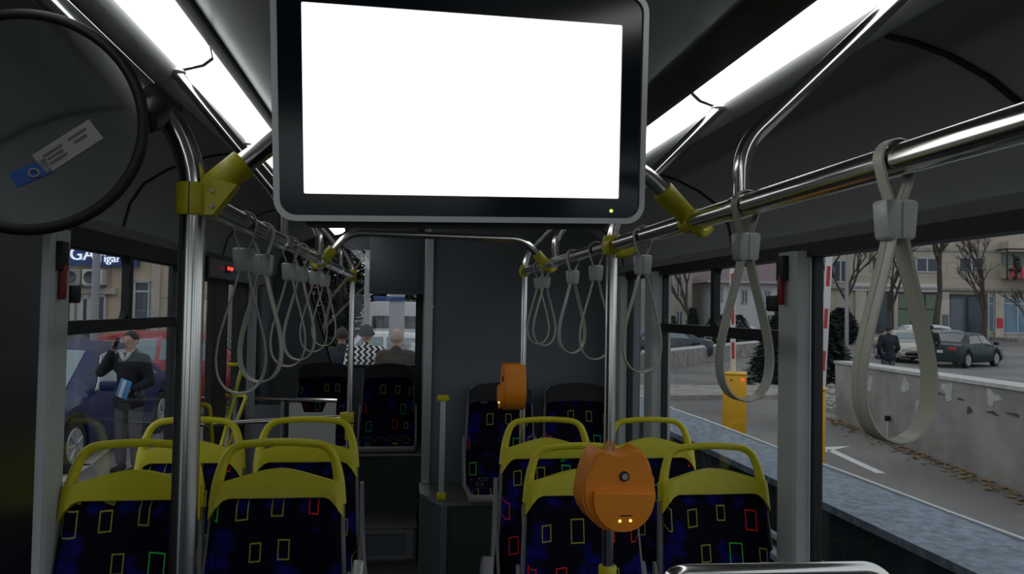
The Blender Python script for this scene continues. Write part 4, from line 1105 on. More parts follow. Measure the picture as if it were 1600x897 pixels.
# front is local +x
make_car('dark blue car parked outside the left window, chrome window trim', (-4.76, 11.50), R(-90-2), 'car_blue', 'sedan', 4.75, 1.84, 1.50, trim=True, glassm='carglass_l')
make_car('red hatchback parked across, behind the man on the phone', (-4.15, 16.1), R(4), 'car_red', 'hatch', 4.1, 1.75, 1.52, glassm='carglass_l')
make_car('dark car beyond the blue car, only its roof showing, left of the man', (-7.6, 18.8), R(2), 'car_grey', 'hatch', 4.2, 1.78, 1.56)
make_car('dark green car seen from behind in front of the shops at right', (23.4, 29.6), R(28), 'car_green', 'sedan', 4.3, 1.75, 1.42)
make_car('champagne coloured car facing the bus, behind the nearest strap', (22.9, 32.6), R(-108), 'car_beige', 'sedan', 4.3, 1.75, 1.42, glassm='carglass_l')
make_car('dark grey car with lit tail lamps between the champagne and green cars', (27.3, 35.6), R(15), 'car_grey', 'sedan', 4.4, 1.75, 1.42, lit=True)
make_car('white car roof showing over the champagne car', (28.2, 39.4), R(170), 'car_white', 'hatch', 4.3, 1.75, 1.6)
make_car('red car with lit tail lamps far down the road at right', (25.1, 43.8), R(65), 'car_red', 'hatch', 4.0, 1.7, 1.45, lit=True)
make_car('dark teal car seen through the narrow rearmost right window', (10.75, 31.6), R(175), 'car_dark', 'sedan', 4.4, 1.75, 1.45, glassm='carglass_l')
make_car('white car beyond the sliding window, behind the barrier arm', (22.5, 50.5), R(178), 'car_white', 'sedan', 4.4, 1.75, 1.42)
make_car('silver car behind the three people outside the rear window, nearest', (1.72, 13.7), R(4), 'car_silver', 'hatch', 4.2, 1.78, 1.52, glassm='carglass_l')
make_car('white car roof seen above the head of the person in zigzag knit', (-.5, 19.3), R(182), 'car_white', 'sedan', 4.4, 1.78, 1.48, glassm='carglass_l')
make_car('white minibus with a dark window band beyond the rear window', (.9, 26.5), R(180), 'car_white', 'van', 6.8, 2.0, 2.25, name='minibus')

# ================================================================== PEOPLE
def remeshed(bm, vox, smooth_it=4):
    me = bpy.data.meshes.new('tmp'); bm.to_mesh(me); bm.free(); o = bpy.data.objects.new('tmp', me); COL.objects.link(o)
    r = o.modifiers.new('r', 'REMESH'); r.mode = 'VOXEL'; r.voxel_size = vox
    s = o.modifiers.new('s', 'SMOOTH'); s.factor = .5; s.iterations = smooth_it
    dg = bpy.context.evaluated_depsgraph_get(); dg.update()
    out = bpy.data.meshes.new_from_object(o.evaluated_get(dg)); bpy.data.objects.remove(o, do_unlink=True)
    return out
def cap(bm, p0, p1, r0, r1, flat=1.0):
    p0, p1 = Vector(p0), Vector(p1); d = p1-p0; n = 8
    if d.length < 1e-5: sphere(bm, p0, r0, 12, 8); return
    pts, rad = [], []
    u = d.normalized()
    for k in range(5): a = PI/2*(1-k/4); pts.append(p0-u*r0*math.sin(a)); rad.append(max(.0008, r0*math.cos(a)))
    for k in range(1, 4): pts.append(p0+d*k/4); rad.append(r0+(r1-r0)*k/4)
    for k in range(5): a = PI/2*k/4; pts.append(p1+u*r1*math.sin(a)); rad.append(max(.0008, r1*math.cos(a)))
    tube(bm, pts, rad, 14)
def make_person(label, loc, rz, pose, top, legs, skin='skin', hair='hair_dark', h=1.72, headgear=None, vox=.011, collar=False):
    """feet at z=0, faces local -Y; person's own right hand is at local -X"""
    t = thing('person', label, 'person', loc, rz)
    k = h/1.72
    V = lambda x, y, z: Vector((x, y, z))*k
    hipz, shz, neckz = .90, 1.40, 1.47
    J = dict(pel=V(0, 0, .95), waist=V(0, .01, 1.08), chest=V(0, 0, 1.28), neck=V(0, .0, 1.45), head=V(0, -.02, 1.60))
    arms = {}
    for s, nm in ((-1, 'r'), (1, 'l')):
        sh = V(s*.185, 0, 1.385)
        if pose == 'phone' and nm == 'r': el, wr_ = V(-.33, -.10, 1.22), V(-.125, -.17, 1.50)
        elif pose == 'phone': el, wr_ = V(.26, .02, 1.11), V(.15, -.20, 1.02)
        elif pose == 'pockets': el, wr_ = V(s*.25, .03, 1.11), V(s*.20, -.10, .93)
        elif pose == 'front': el, wr_ = V(s*.24, .02, 1.11), V(s*.10, -.20, 1.05)
        else: el, wr_ = V(s*.24, .02, 1.11), V(s*.26, -.04, .86)
        arms[nm] = (sh, el, wr_)
    legsj = {}
    for s, nm in ((-1, 'r'), (1, 'l')):
        legsj[nm] = (V(s*.09, 0, .93), V(s*.10, -.015, .50), V(s*.105, .02, .09))
    def hand(bm, wr_, el, s, grip):
        d = (wr_-el).normalized(); 
        if grip == 'phone': d = Vector((.25, .05, .95)).normalized()
        if grip == 'book': d = Vector((-.9, -.35, -.1)).normalized()
        side = Vector((0, 1, 0)); side = (side-d*side.dot(d)).normalized(); pn = d.cross(side)
        c = wr_+d*.045*k
        for q in (-.026, -.009, .009, .026): cap(bm, wr_+side*q*.6*k, wr_+d*.085*k+side*q*k, .013*k, .0115*k)
        for q, ln in ((-.030, .060), (-.010, .074), (.010, .070), (.029, .054)):
            b0 = wr_+d*.088*k+side*q*k; curl = .35 if grip is None else .8
            p1_ = b0+(d*math.cos(curl*.5)+pn*s*math.sin(curl*.5))*ln*.45*k; p2_ = p1_+(d*math.cos(curl*1.3)+pn*s*math.sin(curl*1.3))*ln*.55*k
            cap(bm, b0, p1_, .0092*k, .0085*k); cap(bm, p1_, p2_, .0085*k, .007*k)
        tb = wr_+d*.025*k-side*.028*k; tm = tb+(d*.6-side*.6+pn*s*.3).normalized()*.035*k
        cap(bm, tb, tm, .012*k, .010*k); cap(bm, tm, tm+(d*.9-side*.1+pn*s*.4).normalized()*.028*k, .010*k, .0085*k)
        return wr_+d*.10*k, d, side, pn
    b = BM()
    # torso and limbs
    cap(b, J['pel']-V(.05, 0, .0), J['pel']+V(.05, 0, 0), .115*k, .115*k); cap(b, J['pel'], J['chest'], .115*k, .125*k)
    cap(b, J['chest']-V(.075, 0, -.02), J['chest']+V(.075, 0, .02), .10*k, .10*k)
    cap(b, arms['r'][0]+V(.03, 0, 0), arms['l'][0]-V(.03, 0, 0), .058*k, .058*k)
    cap(b, V(0, .005, 1.40), V(0, -.01, 1.53), .056*k, .052*k)
    for nm, s in (('r', -1), ('l', 1)):
        sh, el, wr_ = arms[nm]; cap(b, sh, el, .050*k, .038*k); cap(b, el, wr_, .038*k, .025*k)
        hp, kn, an = legsj[nm]; cap(b, hp, kn, .078*k, .052*k); cap(b, kn, an, .052*k, .038*k)
    info = {nm: hand(b, arms[nm][2], arms[nm][1], s, ('phone' if nm == 'r' else 'book') if pose == 'phone' else None) for nm, s in (('r', -1), ('l', 1))}
    # head: skull, jaw, nose, ears, lips, brow
    hc = V(0, -.015, 1.615)
    sphere(b, hc, (.074*k, .093*k, .100*k), 20, 14); sphere(b, hc+V(0, -.025, -.055), (.056*k, .062*k, .062*k), 16, 10)
    cap(b, hc+V(0, -.088, .005), hc+V(0, -.105, -.025), .010*k, .015*k)
    cap(b, hc+V(-.035, -.078, .022), hc+V(.035, -.078, .022), .013*k, .013*k); cap(b, hc+V(-.018, -.083, -.055), hc+V(.018, -.083, -.055), .009*k, .009*k)
    for s in (-1, 1): sphere(b, hc+V(s*.077, .005, -.01), (.012*k, .022*k, .032*k), 10, 8)
    me = remeshed(b, vox, 3); me.name = 'body'; body = bpy.data.objects.new('body', me); COL.objects.link(body); body.parent = t; W[body] = W[t]
    me.materials.clear(); me.materials.append(M[skin]); me.shade_smooth()
    for s in (-1, 1):
        e = BM(); sphere(e, hc+V(s*.030, -.088, .008), (.011*k, .006*k, .007*k), 10, 8); mk('eye', e, M['hair_dark'], t, local=True)
    # clothing
    def cloth(name, bm, m, vx=.013):
        me = remeshed(bm, vx, 5); me.name = name; o = bpy.data.objects.new(name, me); COL.objects.link(o); o.parent = t; W[o] = W[t]
        me.materials.clear(); me.materials.append(M[m]); me.shade_smooth(); return o
    b = BM(); g = .022
    cap(b, J['pel']-V(.06, 0, .08), J['pel']+V(.06, 0, -.08), (.118+g)*k, (.118+g)*k); cap(b, J['pel'], J['chest'], (.128+g)*k, (.13+g)*k)
    cap(b, J['chest']-V(.09, 0, -.02), J['chest']+V(.09, 0, .02), (.105+g)*k, (.105+g)*k)
    cap(b, arms['r'][0]+V(.03, 0, 0), arms['l'][0]-V(.03, 0, 0), (.058+g)*k, (.058+g)*k); cap(b, V(0, .02, 1.40), V(0, .02, 1.455), .085*k, .068*k)
    for nm in 'rl':
        sh, el, wr_ = arms[nm]; cap(b, sh, el, (.052+g)*k, (.042+g)*k); cap(b, el, wr_-(wr_-el).normalized()*.03*k, (.042+g)*k, (.027+g*.8)*k)
    jk = cloth('jacket', b, top)
    b = BM()
    for nm in 'rl':
        hp, kn, an = legsj[nm]; cap(b, hp, kn, .098*k, .072*k); cap(b, kn, an+V(0, 0, .03), .072*k, .062*k)
    cap(b, J['pel']-V(.05, 0, .04), J['pel']+V(.05, 0, -.04), .128*k, .128*k)
    cloth('trousers', b, legs)
    for nm in 'rl':
        an = legsj[nm][2]; b = BM(); cap(b, an+V(0, .04, -.045), an+V(0, -.14, -.055), .043*k, .036*k)
        for v in b.verts:
            if v.co.z < .0: v.co.z = 0
        mk('shoe', b, M['cloth_black'], t, local=True)
    if collar:
        for s in (-1, 1):
            b = BM(); prism(b, [(s*.004, 1.365), (s*.035, 1.45), (s*.062, 1.475), (s*.066, 1.455), (s*.045, 1.41)], -.130, -.085, Matrix.Scale(k, 4)); mk('collar', b, M['shirt'], t, local=True)
    # hair: cap over the back and crown, kept off the face
    def hairm(gx, m, name='hair', low=-.045):
        b = BM()
        vs = sphere(b, hc+V(0, .012, .014), ((.080+gx)*k, (.094+gx)*k, (.100+gx)*k), 24, 18)
        dl = [v for v in b.verts if (v.co-hc).z < low*k+max(0, -(v.co.y-hc.y))*1.25]
        bmesh.ops.delete(b, geom=dl, context='VERTS'); o = mk(name, b, M[m], t, local=True)
        sm = o.modifiers.new('thick', 'SOLIDIFY'); sm.thickness = .01; return o
    if headgear == 'hat':
        hairm(.016, 'knit', 'knit_hat', -.03)
        b = BM(); tube(b, [hc+V(.098*math.cos(a), .012+.108*math.sin(a), .005+.020*math.sin(a+PI)) for a in [2*PI*q/24 for q in range(24)]], .014, 8, closed=True); mk('hat_brim', b, M['knit'], t, local=True)
    else: hairm(.004, hair)
    return t, info, k
pt, info, k_ = make_person('man in black jacket standing outside the left window, hand with phone at his face', (-3.30, 10.0, G), R(-18), 'phone', 'cloth_black', 'cloth_grey', h=1.71, collar=True, vox=.008)
def at_hand(nm, off): return W[pt] @ (info[nm][0]+Vector(off))
b = BM(); d = info['r'][1]
pc = W[pt] @ (info['r'][0]+Vector((.028, -.01, -.01))); box(b, pc, (.012, .07, .14), Euler((R(-15), R(10), R(-18))), .004); tag(mk('mobile_phone', b, M['phone']), 'black phone held to the ear by the man outside the left window', 'phone')
t = thing('folder', 'blue and white folder held in the hand of the man on the phone', 'folder', tuple(W[pt] @ (info['l'][0]+Vector((.07, -.045, -.06)))), R(-18))
b = BM(); box(b, (0, 0, .10), (.15, .012, .22), Euler((0, R(18), 0)), .003); mk('cover', b, M['book_blue'], t, local=True)
b = BM(); box(b, (-.01, -.011, .10), (.05, .008, .21), Euler((0, R(18), 0)), .002); mk('paper_sheet', b, M['shirt'], t, local=True)
make_person('person in black and white zigzag knit and dark hat, back turned, behind the rear window', (-.47, 10.1, G+.12), R(180), 'front', 'zigzag', 'cloth_black', headgear='hat', h=1.70)
make_person('person in brown jacket with thin fair hair, back turned, right of the zigzag knit', (-.08, 9.7, G+.12), R(176), 'front', 'cloth_brown', 'cloth_black', 'skin2', 'hair_grey', h=1.67)
make_person('person in navy coat, back turned, left of the zigzag knit', (-.80, 10.4, G+.12), R(186), 'down', 'cloth_navy', 'cloth_black', hair='hair_dark', h=1.66)
make_person('person in black at the right edge of the rear window', (.44, 10.1, G+.12), R(170), 'down', 'cloth_black', 'cloth_black', h=1.74)
make_person('person in dark coat at the far left corner of the rear window', (-1.25, 10.5, G+.12), R(190), 'down', 'cloth_black', 'cloth_black', h=1.66)
make_person('person in dark coat standing by the weathered wall, behind the nearest strap', (13.62, 20.1, G), R(170), 'pockets', 'cloth_navy', 'cloth_grey', h=1.80)
make_person('person in black walking between the parked cars at right', (19.15, 25.75, G), R(150), 'pockets', 'cloth_black', 'cloth_black', h=1.75)
make_person('person in dark clothes on the steps before the blue shop windows', (53.2, 58.2, G+.2), R(150), 'pockets', 'cloth_navy', 'cloth_black', h=1.75, vox=.014)

# ================================================================== TEXT
def text_mesh(s, size, depth, m, name, parent, fr):
    cu = bpy.data.curves.new('t', 'FONT'); cu.body = s; cu.size = size; cu.extrude = depth
    o = bpy.data.objects.new('t', cu); COL.objects.link(o); dg = bpy.context.evaluated_depsgraph_get(); dg.update()
    me = bpy.data.meshes.new_from_object(o.evaluated_get(dg)); bpy.data.objects.remove(o, do_unlink=True)
    me.transform(fr @ Matrix.Rotation(R(90), 4, 'X')); me.materials.clear(); me.materials.append(M[m])
    q = bpy.data.objects.new(name, me); COL.objects.link(q); q.parent = parent; W[q] = W[parent]; return q

# ================================================================== BUILDINGS
def facade(name, label, org, ang, w_, h_, d_, wallm, x0=0.0, cat='building'):
    """local x along the facade, z up, y into the building; front plane at y=0"""
    t = thing(name, label, cat, org, ang)
    b = BM(); bb(b, (x0, 0, 0), (x0+w_, d_, h_)); mk('wall', b, M[wallm], t, local=True, smooth=False)
    return t
def win(t, x0, x1, z0, z1, glassm='darkglass', frame='whiteframe', mull=1, trans=None, name='window', fw=.08):
    b = BM(); bb(b, (x0, -.08, z0), (x1, .02, z0+fw)); bb(b, (x0, -.08, z1-fw), (x1, .02, z1)); bb(b, (x0, -.08, z0), (x0+fw, .02, z1)); bb(b, (x1-fw, -.08, z0), (x1, .02, z1))
    for k in range(mull): x = x0+(x1-x0)*(k+1)/(mull+1); bb(b, (x-fw/2, -.07, z0), (x+fw/2, .02, z1))
    if trans: bb(b, (x0, -.07, trans-fw/2), (x1, .02, trans+fw/2))
    o = mk(name, b, M[frame], t, local=True, smooth=False)
    b = BM(); bb(b, (x0+.02, -.03, z0+.02), (x1-.02, .01, z1-.02)); mk('pane', b, M[glassm], o, local=True, smooth=False)
def slabpart(t, name, m, x0, x1, y0, y1, z0, z1, bev=0):
    b = BM(); bb(b, (x0, y0, z0), (x1, y1, z1), bev); return mk(name, b, M[m], t, local=True, smooth=False)
# right: shops block; 1 px = .0583 m from u=1480
S = 70/1200; base_z = G
ang = math.atan2(-2.4, 17.3)
tb = facade('apartment_building', 'large beige apartment block with shops on its ground floor, seen at far right', (49.03, 63.77, base_z), ang, 34, 16, 9, 'beige', -11)
ux = lambda u: (u-1480)*S
vz = lambda v: (524-v)*S+.45
for u0, u1, v0, v1 in ((1430, 1466, 404, 428), (1497, 1538, 402, 427), (1360, 1395, 404, 428), (1430, 1466, 350, 374), (1497, 1538, 350, 374), (1360, 1395, 350, 374), (1300, 1325, 410, 446), (1640, 1680, 402, 427)):
    win(tb, ux(u0), ux(u1), vz(v1), vz(v0), mull=1, fw=.14)
slabpart(tb, 'cornice', 'kerb', -12, 22, -.35, .0, vz(455), vz(451)); slabpart(tb, 'fascia', 'housewhite', ux(1330), ux(1467), -.30, -.0, vz(458), vz(446))
slabpart(tb, 'floor_band', 'kerb', -12, 22, -.12, .0, vz(394), vz(390))
for u0, u1 in ((1335, 1352), (1467, 1481), (1541, 1543), (1553, 1566), (1395, 1401)):
    slabpart(tb, 'pilaster', 'cream', ux(u0), ux(u1), -.25, 0, 0, vz(458))
win(tb, ux(1401), ux(1467), .45, vz(460), 'greenglass', 'dark_panel', 2, vz(485), 'shop_front', .12)
win(tb, ux(1352), ux(1395), .45, vz(460), 'darkglass', 'dark_panel', 1, None, 'shop_front', .12)
win(tb, ux(1482), ux(1540), .4, vz(461), 'gloss_black' if False else 'darkglass', 'blackmetal', 1, None, 'entrance', .18)
win(tb, ux(1541), ux(1553), .7, vz(462), 'blueglass', 'whiteframe', 0, vz(475), 'shop_front', .12)
win(tb, ux(1566), ux(1660), .6, vz(464), 'blueglass', 'whiteframe', 3, vz(474), 'shop_front', .14)
slabpart(tb, 'balcony', 'cream', ux(1563), ux(1660), -1.2, 0, vz(435), vz(417)); slabpart(tb, 'balcony', 'cream', ux(1563), ux(1660), -1.2, 0, vz(394), vz(378))
slabpart(tb, 'balcony_recess', 'greenglass', ux(1565), ux(1655), -.06, 0, vz(416), vz(394))  # greenish light behind the sign figure is put into the recess colour
slabpart(tb, 'poster', 'darkglass', ux(1470), ux(1479), -.30, -.24, vz(512), vz(493)); slabpart(tb, 'poster', 'signred', ux(1555), ux(1564), -.30, -.24, vz(512), vz(497))
slabpart(tb, 'steps', 'kerb', ux(1545), ux(1700), -4.0, 0, 0, .30)
# sign with a black climbing figure and red letters in a thin frame
ts = thing('shop_sign', 'framed sign with black figure silhouette and red letters at the right edge', 'sign', (49.03, 63.77, 0), ang)
fr = BM(); y = -1.6
xa, xb, za, zb = ux(1556), ux(1650), (524-455)*S-1.62+G*0, (524-391)*S-1.62
za, zb = vz(438)+G, vz(391)+G
for p, q in (((xa, za), (xa, zb)), ((xa, zb), (xb, zb)), ((xb, zb), (xb, za))): tube(fr, [(p[0], y, p[1]), (q[0], y, q[1])], .07, 6)
tube(fr, [(xb, y, za), (xb, -.0, za)], .07, 6); tube(fr, [(xa, y, zb), (xa, 0, zb)], .07, 6)
mk('sign_frame', fr, M['blackmetal'], ts, local=True)
text_mesh('ARAR', 1.5, .05, 'signred', 'lettering', ts, Matrix.Translation((xa+.1, y-.05, vz(437)+G)))
sil = BM(); cx, cz = ux(1571), vz(415)+G
cap(sil, (cx, y, cz+.55), (cx, y, cz+.56), .26, .26); cap(sil, (cx, y, cz+.15), (cx+.1, y, cz-.45), .30, .26)
cap(sil, (cx-.15, y, cz+.15), (cx-.35, y, cz+.9), .09, .08); cap(sil, (cx+.2, y, cz+.1), (cx+.45, y, cz-.35), .10, .08)
cap(sil, (cx, y, cz-.5), (cx-.6, y, cz-.45), .17, .15); cap(sil, (cx, y, cz-.5), (cx-.2, y, cz-1.3), .18, .11); mk('figure', sil, M['black'], ts, local=True)

# white house, cream house, pink block, blue block
def simple_house(name, label, org, ang, w_, h_, d_, wallm, wins, roof=None):
    t = facade(name, label, org, ang, w_, h_, d_, wallm)
    for x0, x1, z0, z1 in wins: win(t, x0, x1, z0, z1, mull=1, fw=.1)
    if roof:
        b = BM(); o = .6; z = h_; pk = roof
        A = [b.verts.new(p) for p in ((-o, -o, z), (w_+o, -o, z), (w_+o, d_+o, z), (-o, d_+o, z))]
        r1, r2 = b.verts.new((w_*.25, d_/2, z+pk)), b.verts.new((w_*.75, d_/2, z+pk))
        for f in ((A[0], A[1], r2, r1), (A[1], A[2], r2), (A[2], A[3], r1, r2), (A[3], A[0], r1), (A[3], A[2], A[1], A[0])): b.faces.new(f)
        mk('roof', b, M['rooftile'], t, local=True, smooth=False)
        slabpart(t, 'gutter', 'whiteframe', -o, w_+o, -o-.08, -o, z-.05, z+.10)
    return t
simple_house('house', 'white rendered house with a mauve hip roof beyond the barrier arm', (23.9, 57.2, G), R(-8), 7.5, 4.45, 7, 'housewhite', [(.4, .8, 2.9, 4.1), (4.0, 4.5, 2.8, 3.9), (.4, .8, .9, 2.0), (4.0, 4.5, .9, 2.0), (2.2, 2.7, 2.8, 3.9)], 2.4)
simple_house('house', 'cream two storey house left of the white house', (19.5, 60.0, G), R(-8), 3.6, 6.0, 7, 'cream', [(.5, 1.1, 3.2, 4.6), (2.3, 2.9, 3.2, 4.6), (.5, 1.1, .8, 2.2), (2.3, 2.9, .8, 2.2)], None)
simple_house('apartment_building', 'faded pinkish apartment block at the far end, left of the houses', (17.2, 78.0, G), R(-8), 14, 13, 10, 'pinkish', [(x, x+1.2, z, z+1.4) for x in (1, 4, 7, 10) for z in (1, 4, 7)], None)
simple_house('office_building', 'bluish building seen through the narrow rearmost right window', (9.5, 55.0, G), R(-8), 7, 8, 8, 'bluewall', [(x, x+1.2, z, z+1.4) for x in (1, 3, 5) for z in (1.5, 4, 6)], None)
simple_house('apartment_building', 'tall grey apartment block far behind the conifer', (36.0, 88.0, G), R(-12), 13, 16, 10, 'pinkish', [(x, x+1.3, z, z+1.5) for x in (1, 4, 7, 10) for z in (1, 4, 7, 10)], None)

# left building with the blue sign
lorg = (-14.2, 22.2, G); la = math.atan2(-.9, 8.1)
tl_ = facade('shop_building', 'beige stone building with tall windows, seen through the left window', lorg, la, 9.3, 9, 8, 'beige_l')
SX = 20.9/1200
def lx(u): # facade x from pixel column, near Y=21
    X = {95: -8.87, 125: -8.36, 158: -7.82, 203: -7.0, 223: -6.65, 257: -6.02, 274: -5.73}
    ks = sorted(X); 
    for a, c in zip(ks, ks[1:]):
        if u <= c or c == ks[-1]: xw_ = X[a]+(X[c]-X[a])*(u-a)/(c-a); break
    return (xw_-lorg[0])/math.cos(la)
def lz(v): return (473-v)*SX+2.07
win(tl_, lx(202), lx(226), lz(545), lz(440), 'darkglass', 'whiteframe', 0, lz(456), 'window', .05)
win(tl_, lx(254), lx(276), lz(545), lz(443), 'darkglass', 'whiteframe', 0, lz(458), 'window', .05)
win(tl_, lx(122), lx(142), .15, lz(462), 'darkglass', 'whiteframe', 0, None, 'entrance', .12)
win(tl_, lx(90), lx(116), .15, lz(465), 'darkglass', 'whiteframe', 1, None, 'shop_front', .12)
win(tl_, lx(142), lx(164), .15, lz(462), 'darkglass', 'whiteframe', 0, None, 'shop_front', .06)
slabpart(tl_, 'lintel', 'cream', lx(85), lx(178), -.12, 0, lz(461), lz(452))
slabpart(tl_, 'pilaster', 'cream', lx(190), lx(199), -.10, 0, 0, lz(405)); slabpart(tl_, 'pilaster', 'cream', lx(228), lx(240), -.10, 0, 0, 9)
slabpart(tl_, 'plinth', 'kerb', 0, lx(85), -.1, 0, 0, .9); slabpart(tl_, 'window_sill', 'kerb', lx(198), lx(230), -.2, 0, lz(548), lz(543))
ts = thing('shop_sign', 'dark blue fascia sign with white lit letters, over the shop at left', 'sign', lorg, la)
slabpart(ts, 'fascia', 'signblue', lx(60), lx(211), -.22, -.12, lz(404)-.27, lz(372))
text_mesh('TIGA', .47, .02, 'signtext', 'lettering', ts, Matrix.Translation((lx(97)-.16, -.25, lz(397)-.24)))
text_mesh('Tigari', .30, .02, 'signtext', 'lettering', ts, Matrix.Translation((lx(153), -.25, lz(396)-.30)))
text_mesh('C', .42, .02, 'signtext', 'lettering', ts, Matrix.Translation((lx(62), -.25, lz(392))))
for u0, u1, lb in ((107, 131, 'dark faced air conditioner on the shop wall, left one'), (134, 165, 'pale air conditioner with round fan on the shop wall, right one')):
    t = thing('air_conditioner', lb, 'air conditioner', lorg, la, 'air conditioners under the blue sign')
    dk = u0 == 107
    slabpart(t, 'case', 'kerb' if dk else 'acgrey', lx(u0), lx(u1), -.36, -.03, lz(448), lz(425), .02)
    cxx = (lx(u0)+lx(u1))/2-.05; b = BM(); lathe(b, [(.13, -.375), (.15, -.385), (.16, -.37)], (cxx, 0, (lz(448)+lz(425))/2), 'Y', 20); cyl(b, (cxx, -.362, (lz(448)+lz(425))/2), (cxx, -.37, (lz(448)+lz(425))/2), .14, seg=20); mk('fan_grille', b, M['darkglass'], t, local=True)
    slabpart(t, 'bracket', 'pole', lx(u0)+.05, lx(u1)-.05, -.36, 0, lz(450), lz(448))

def lamppost(x, y, h_, r, label, lamp=True, arm=1.2):
    t = thing('lamp_post', label, 'lamp post', (x, y, G))
    b = BM(); tube(b, [(0, 0, 0), (0, 0, h_)], [r, r*.75], 14); mk('post', b, M['pole'], t, local=True)
    b = BM(); tube(b, [(0, 0, 0), (0, 0, .35)], r*1.4, 14); mk('base', b, M['pole'], t, local=True)
    if lamp:
        b = BM(); tube(b, fillet([(0, 0, h_-.3), (0, 0, h_), (-arm, 0, h_+.15)], .3), r*.5, 10); mk('arm', b, M['pole'], t, local=True)
        b = BM(); box(b, (-arm-.25, 0, h_+.15), (.6, .22, .10), bev=.04); mk('lamp_head', b, M['whiteframe'], t, local=True)
lamppost(-5.56, 14.9, 6.5, .075, 'grey lamp post in front of the shop at left')
lamppost(-.52, 11.2, 5.5, .05, 'thin pale post behind the rear window, left of the grey housing')
lamppost(20.4, 33.2, 6.0, .09, 'grey lamp post right of the barrier arm, before the shops', True, .4)
lamppost(8.9, 29.0, 5.0, .06, 'thin pale post in the narrow rearmost right window')
t = thing('advertising_column', 'pale grey square column behind the people, in front of the minibus', 'column', (-.12, 14.3, G))
b = BM(); bb(b, (-.14, -.12, 0), (.14, .12, 2.35), .01); mk('shaft', b, M['pole'], t, local=True); b = BM(); bb(b, (-.42, -.16, 2.18), (.14, .16, 2.26), .01); mk('blue_board', b, M['signblue'], t, local=True)

# ================================================================== TREES
def bare_tree(x, y, h_, seed, label, spread=.5, gr='bare winter trees', r0=.13, lv=5, droop=0.0, crown=None):
    rg = random.Random(seed); t = thing('bare_tree', label, 'tree', (x, y, G), 0, gr)
    tr, br_ = BM(), BM()
    def grow(bm, p, d, ln, r, n):
        pts = [p]; q = p.copy(); dd = d.copy()
        for k in range(3):
            dd = (dd+Vector((rg.uniform(-.15, .15), rg.uniform(-.15, .15), .04-droop*(lv-n)*.12))).normalized(); q = q+dd*ln/3; pts.append(q.copy())
        tube(bm, pts, [r, r*.88, r*.75, r*.62], 6 if n > 2 else 4, cap=False)
        if n <= 0: return
        for k in range(3 if n > 1 else 4):
            a = rg.uniform(0, 2*PI); nd_ = (dd+Vector((math.cos(a), math.sin(a), .15))*spread*rg.uniform(.6, 1.3)).normalized()
            grow(br_, pts[rg.choice((2, 3, 3))], nd_, ln*rg.uniform(.6, .8), r*.58, n-1)
    grow(tr, Vector((0, 0, 0)), Vector((0, 0, 1)), h_*.36, r0, lv)
    mk('trunk', tr, M['bark'], t, local=True); mk('branches', br_, M['bark'], t, local=True)
bare_tree(-1.55, 14.0, 6.0, 3, 'bare tree with hanging twigs behind the rear window, nearest', .5, droop=1.1, lv=6, r0=.06)
bare_tree(-1.9, 17.6, 6.5, 5, 'bare tree behind the slanted edge of the rear window', .5, droop=.9, lv=6, r0=.06)
bare_tree(-.5, 21.6, 7.5, 15, 'bare tree rising behind the thin pale post', .5, droop=.8, lv=6, r0=.07)
bare_tree(21.5, 55.0, 7.5, 8, 'bare reddish tree before the cream house', .5, r0=.2)
bare_tree(27.5, 50.0, 6.0, 9, 'bare shrubby tree before the white house', .6, r0=.15)
bare_tree(39.0, 52.0, 11.0, 10, 'tall bare tree before the apartment block, left of the strap', .45, r0=.28)
bare_tree(43.0, 52.0, 8.0, 11, 'bare tree before the green shop window', .5, r0=.22)
bare_tree(49.2, 54.8, 4.6, 12, 'bare dark tree before the blue shop windows', .5, r0=.22)
bare_tree(34.5, 55.5, 9.0, 21, 'bare tree just right of the window pillar, before the grey block', .55, r0=.2)
bare_tree(36.5, 54.0, 10.0, 22, 'bare tree by the lamp post at right, before the beige block', .55, r0=.2)
bare_tree(33.0, 56.0, 10.0, 14, 'bare tree in the dark group far right of the white house', .5, r0=.25)

def evergreen(name, x, y, h_, rad, seed, label, m='conifer', gr='evergreens beside the car park', shape='cone', n=1400, leaf=.16):
    rg = random.Random(seed); t = thing(name, label, 'tree' if h_ > 1.6 else 'shrub', (x, y, G), 0, gr)
    b = BM(); tube(b, [(0, 0, 0), (0, 0, h_*.8)], [.09*h_/3, .02], 8); mk('trunk', b, M['bark'], t, local=True)
    b = BM()
    for k in range(n):
        u = rg.random()**.8 if shape == 'cone' else rg.random()
        z = h_*(.06+.94*u); r = (rad*(1-u)+.06 if shape == 'cone' else rad*math.sin(PI*min(.98, .12+.86*u))**.6)*rg.uniform(.45, 1.0)
        a = rg.uniform(0, 2*PI); c = Vector((r*math.cos(a), r*math.sin(a), z-r*.25)); o = Vector((math.cos(a), math.sin(a), rg.uniform(-.5, .2)))
        s_ = Vector((-math.sin(a), math.cos(a), rg.uniform(-.4, .4)))*leaf*.4; L2 = leaf*rg.uniform(.7, 1.6)
        vs = [b.verts.new(p) for p in (c-s_, c+o*L2*.6-s_*.8, c+o*L2, c+o*L2*.6+s_*.8, c+s_)]; b.faces.new(vs)
    mk('foliage', b, M[m], t, local=True, smooth=False)
    return t
evergreen('conifer', 11.6, 21.2, 3.3, 1.75, 1, 'dark bushy conifer on the island, behind the window latch', n=15000, leaf=.17)
evergreen('conifer', 14.2, 24.8, 1.5, 1.1, 21, 'dark low conifer right of the window pillar', n=5000, leaf=.14)
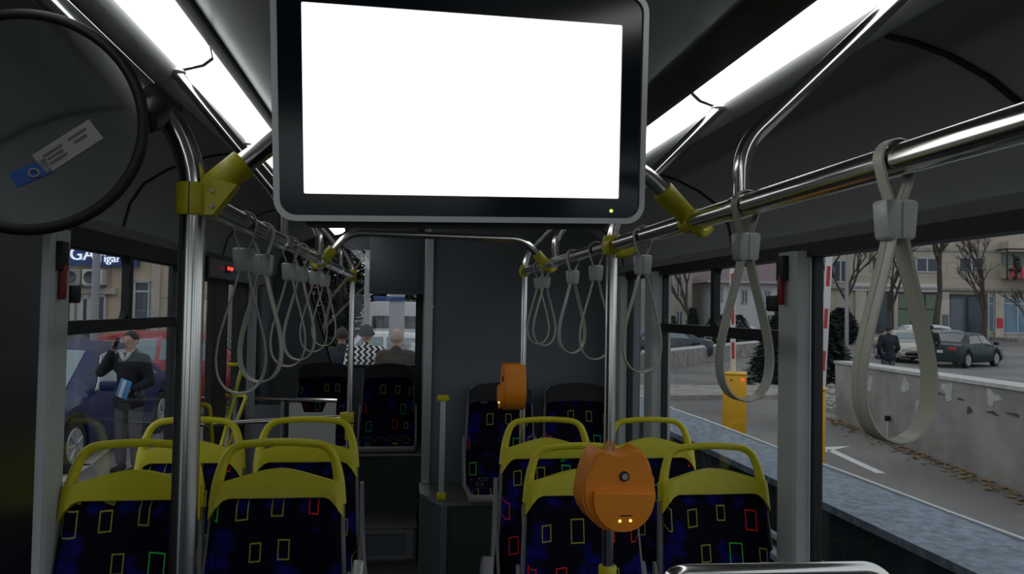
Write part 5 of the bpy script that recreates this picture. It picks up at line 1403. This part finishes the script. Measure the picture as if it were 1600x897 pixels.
for k, (x, y, h_, r_, lb) in enumerate(((12.2, 34.0, 1.9, .55, 'clipped dark conical shrub, leftmost of the row behind the low wall'), (14.4, 37.0, 2.3, .5, 'tall clipped conical shrub, second in the row behind the low wall'),
                                         (16.6, 39.0, 2.0, .9, 'round dark shrub, third in the row behind the low wall'), (18.8, 41.5, 2.0, .8, 'dark shrub, fourth in the row behind the low wall'), (9.6, 34.6, 1.5, .6, 'low dark shrub by the pillar of the sliding window'))):
    evergreen('shrub', x, y, h_, r_, 30+k, lb, 'hedge', 'shrubs behind the low wall', 'cone' if k < 2 else 'round', 3000, .12)
for k, (x, y, h_, r_, lb) in enumerate(((24.6, 47.5, 2.0, 1.2, 'dark round bush behind the far red car'), (19.2, 32.8, 1.1, .5, 'small dark bush at the foot of the lamp post'), (30.6, 50.5, 2.6, 1.1, 'dark bush left of the shops'), (33.0, 54.5, 2.4, 1.2, 'dark bush between the houses and the shops'), (29.5, 53.0, 3.0, 1.6, 'dark bush at the right end of the white house'))):
    evergreen('shrub', x, y, h_, r_, 50+k, lb, 'hedge', 'dark bushes far at right', 'round', 4000, .18)
evergreen('evergreen_tree', 2.6, 32.5, 4.2, 2.2, 77, 'dark green tree rising behind the white minibus', 'hedge', shape='round', n=14000, leaf=.14)
evergreen('evergreen_tree', -2.5, 21.5, 4.6, 1.4, 78, 'dark green tree behind the slanted left edge of the rear window', 'hedge', shape='round', n=14000, leaf=.14)
evergreen('evergreen_tree', -1.0, 32.0, 6.5, 2.8, 79, 'wide dark green tree in the distance behind the rear window', 'hedge', shape='round', n=16000, leaf=.22)
# low wall along the far lane
t = thing('garden_wall', 'low pale block wall curving behind the yellow barrier', 'wall', (12.4, 30.6, G))
b = BM(); pts = [Vector(p) for p in ((8.2, 25.8, G), (9.4, 27.0, G), (12.4, 30.6, G), (16.9, 35.6, G), (20.0, 39.0, G))]
for a, c in zip(pts, pts[1:]):
    d = c-a; n_ = max(1, int(d.length/2.2))
    for k in range(n_):
        p = a+d*(k+.5)/n_; box(b, p+Vector((0, 0, .30)), (d.length/n_*.97, .25, .60), Euler((0, 0, math.atan2(d.y, d.x))))
mk('blocks', b, M['kerb'], t, smooth=False)
b = BM(); tube(b, [p+Vector((0, 0, .62)) for p in pts], .10, 4); mk('coping', b, M['patch'], t, smooth=False)
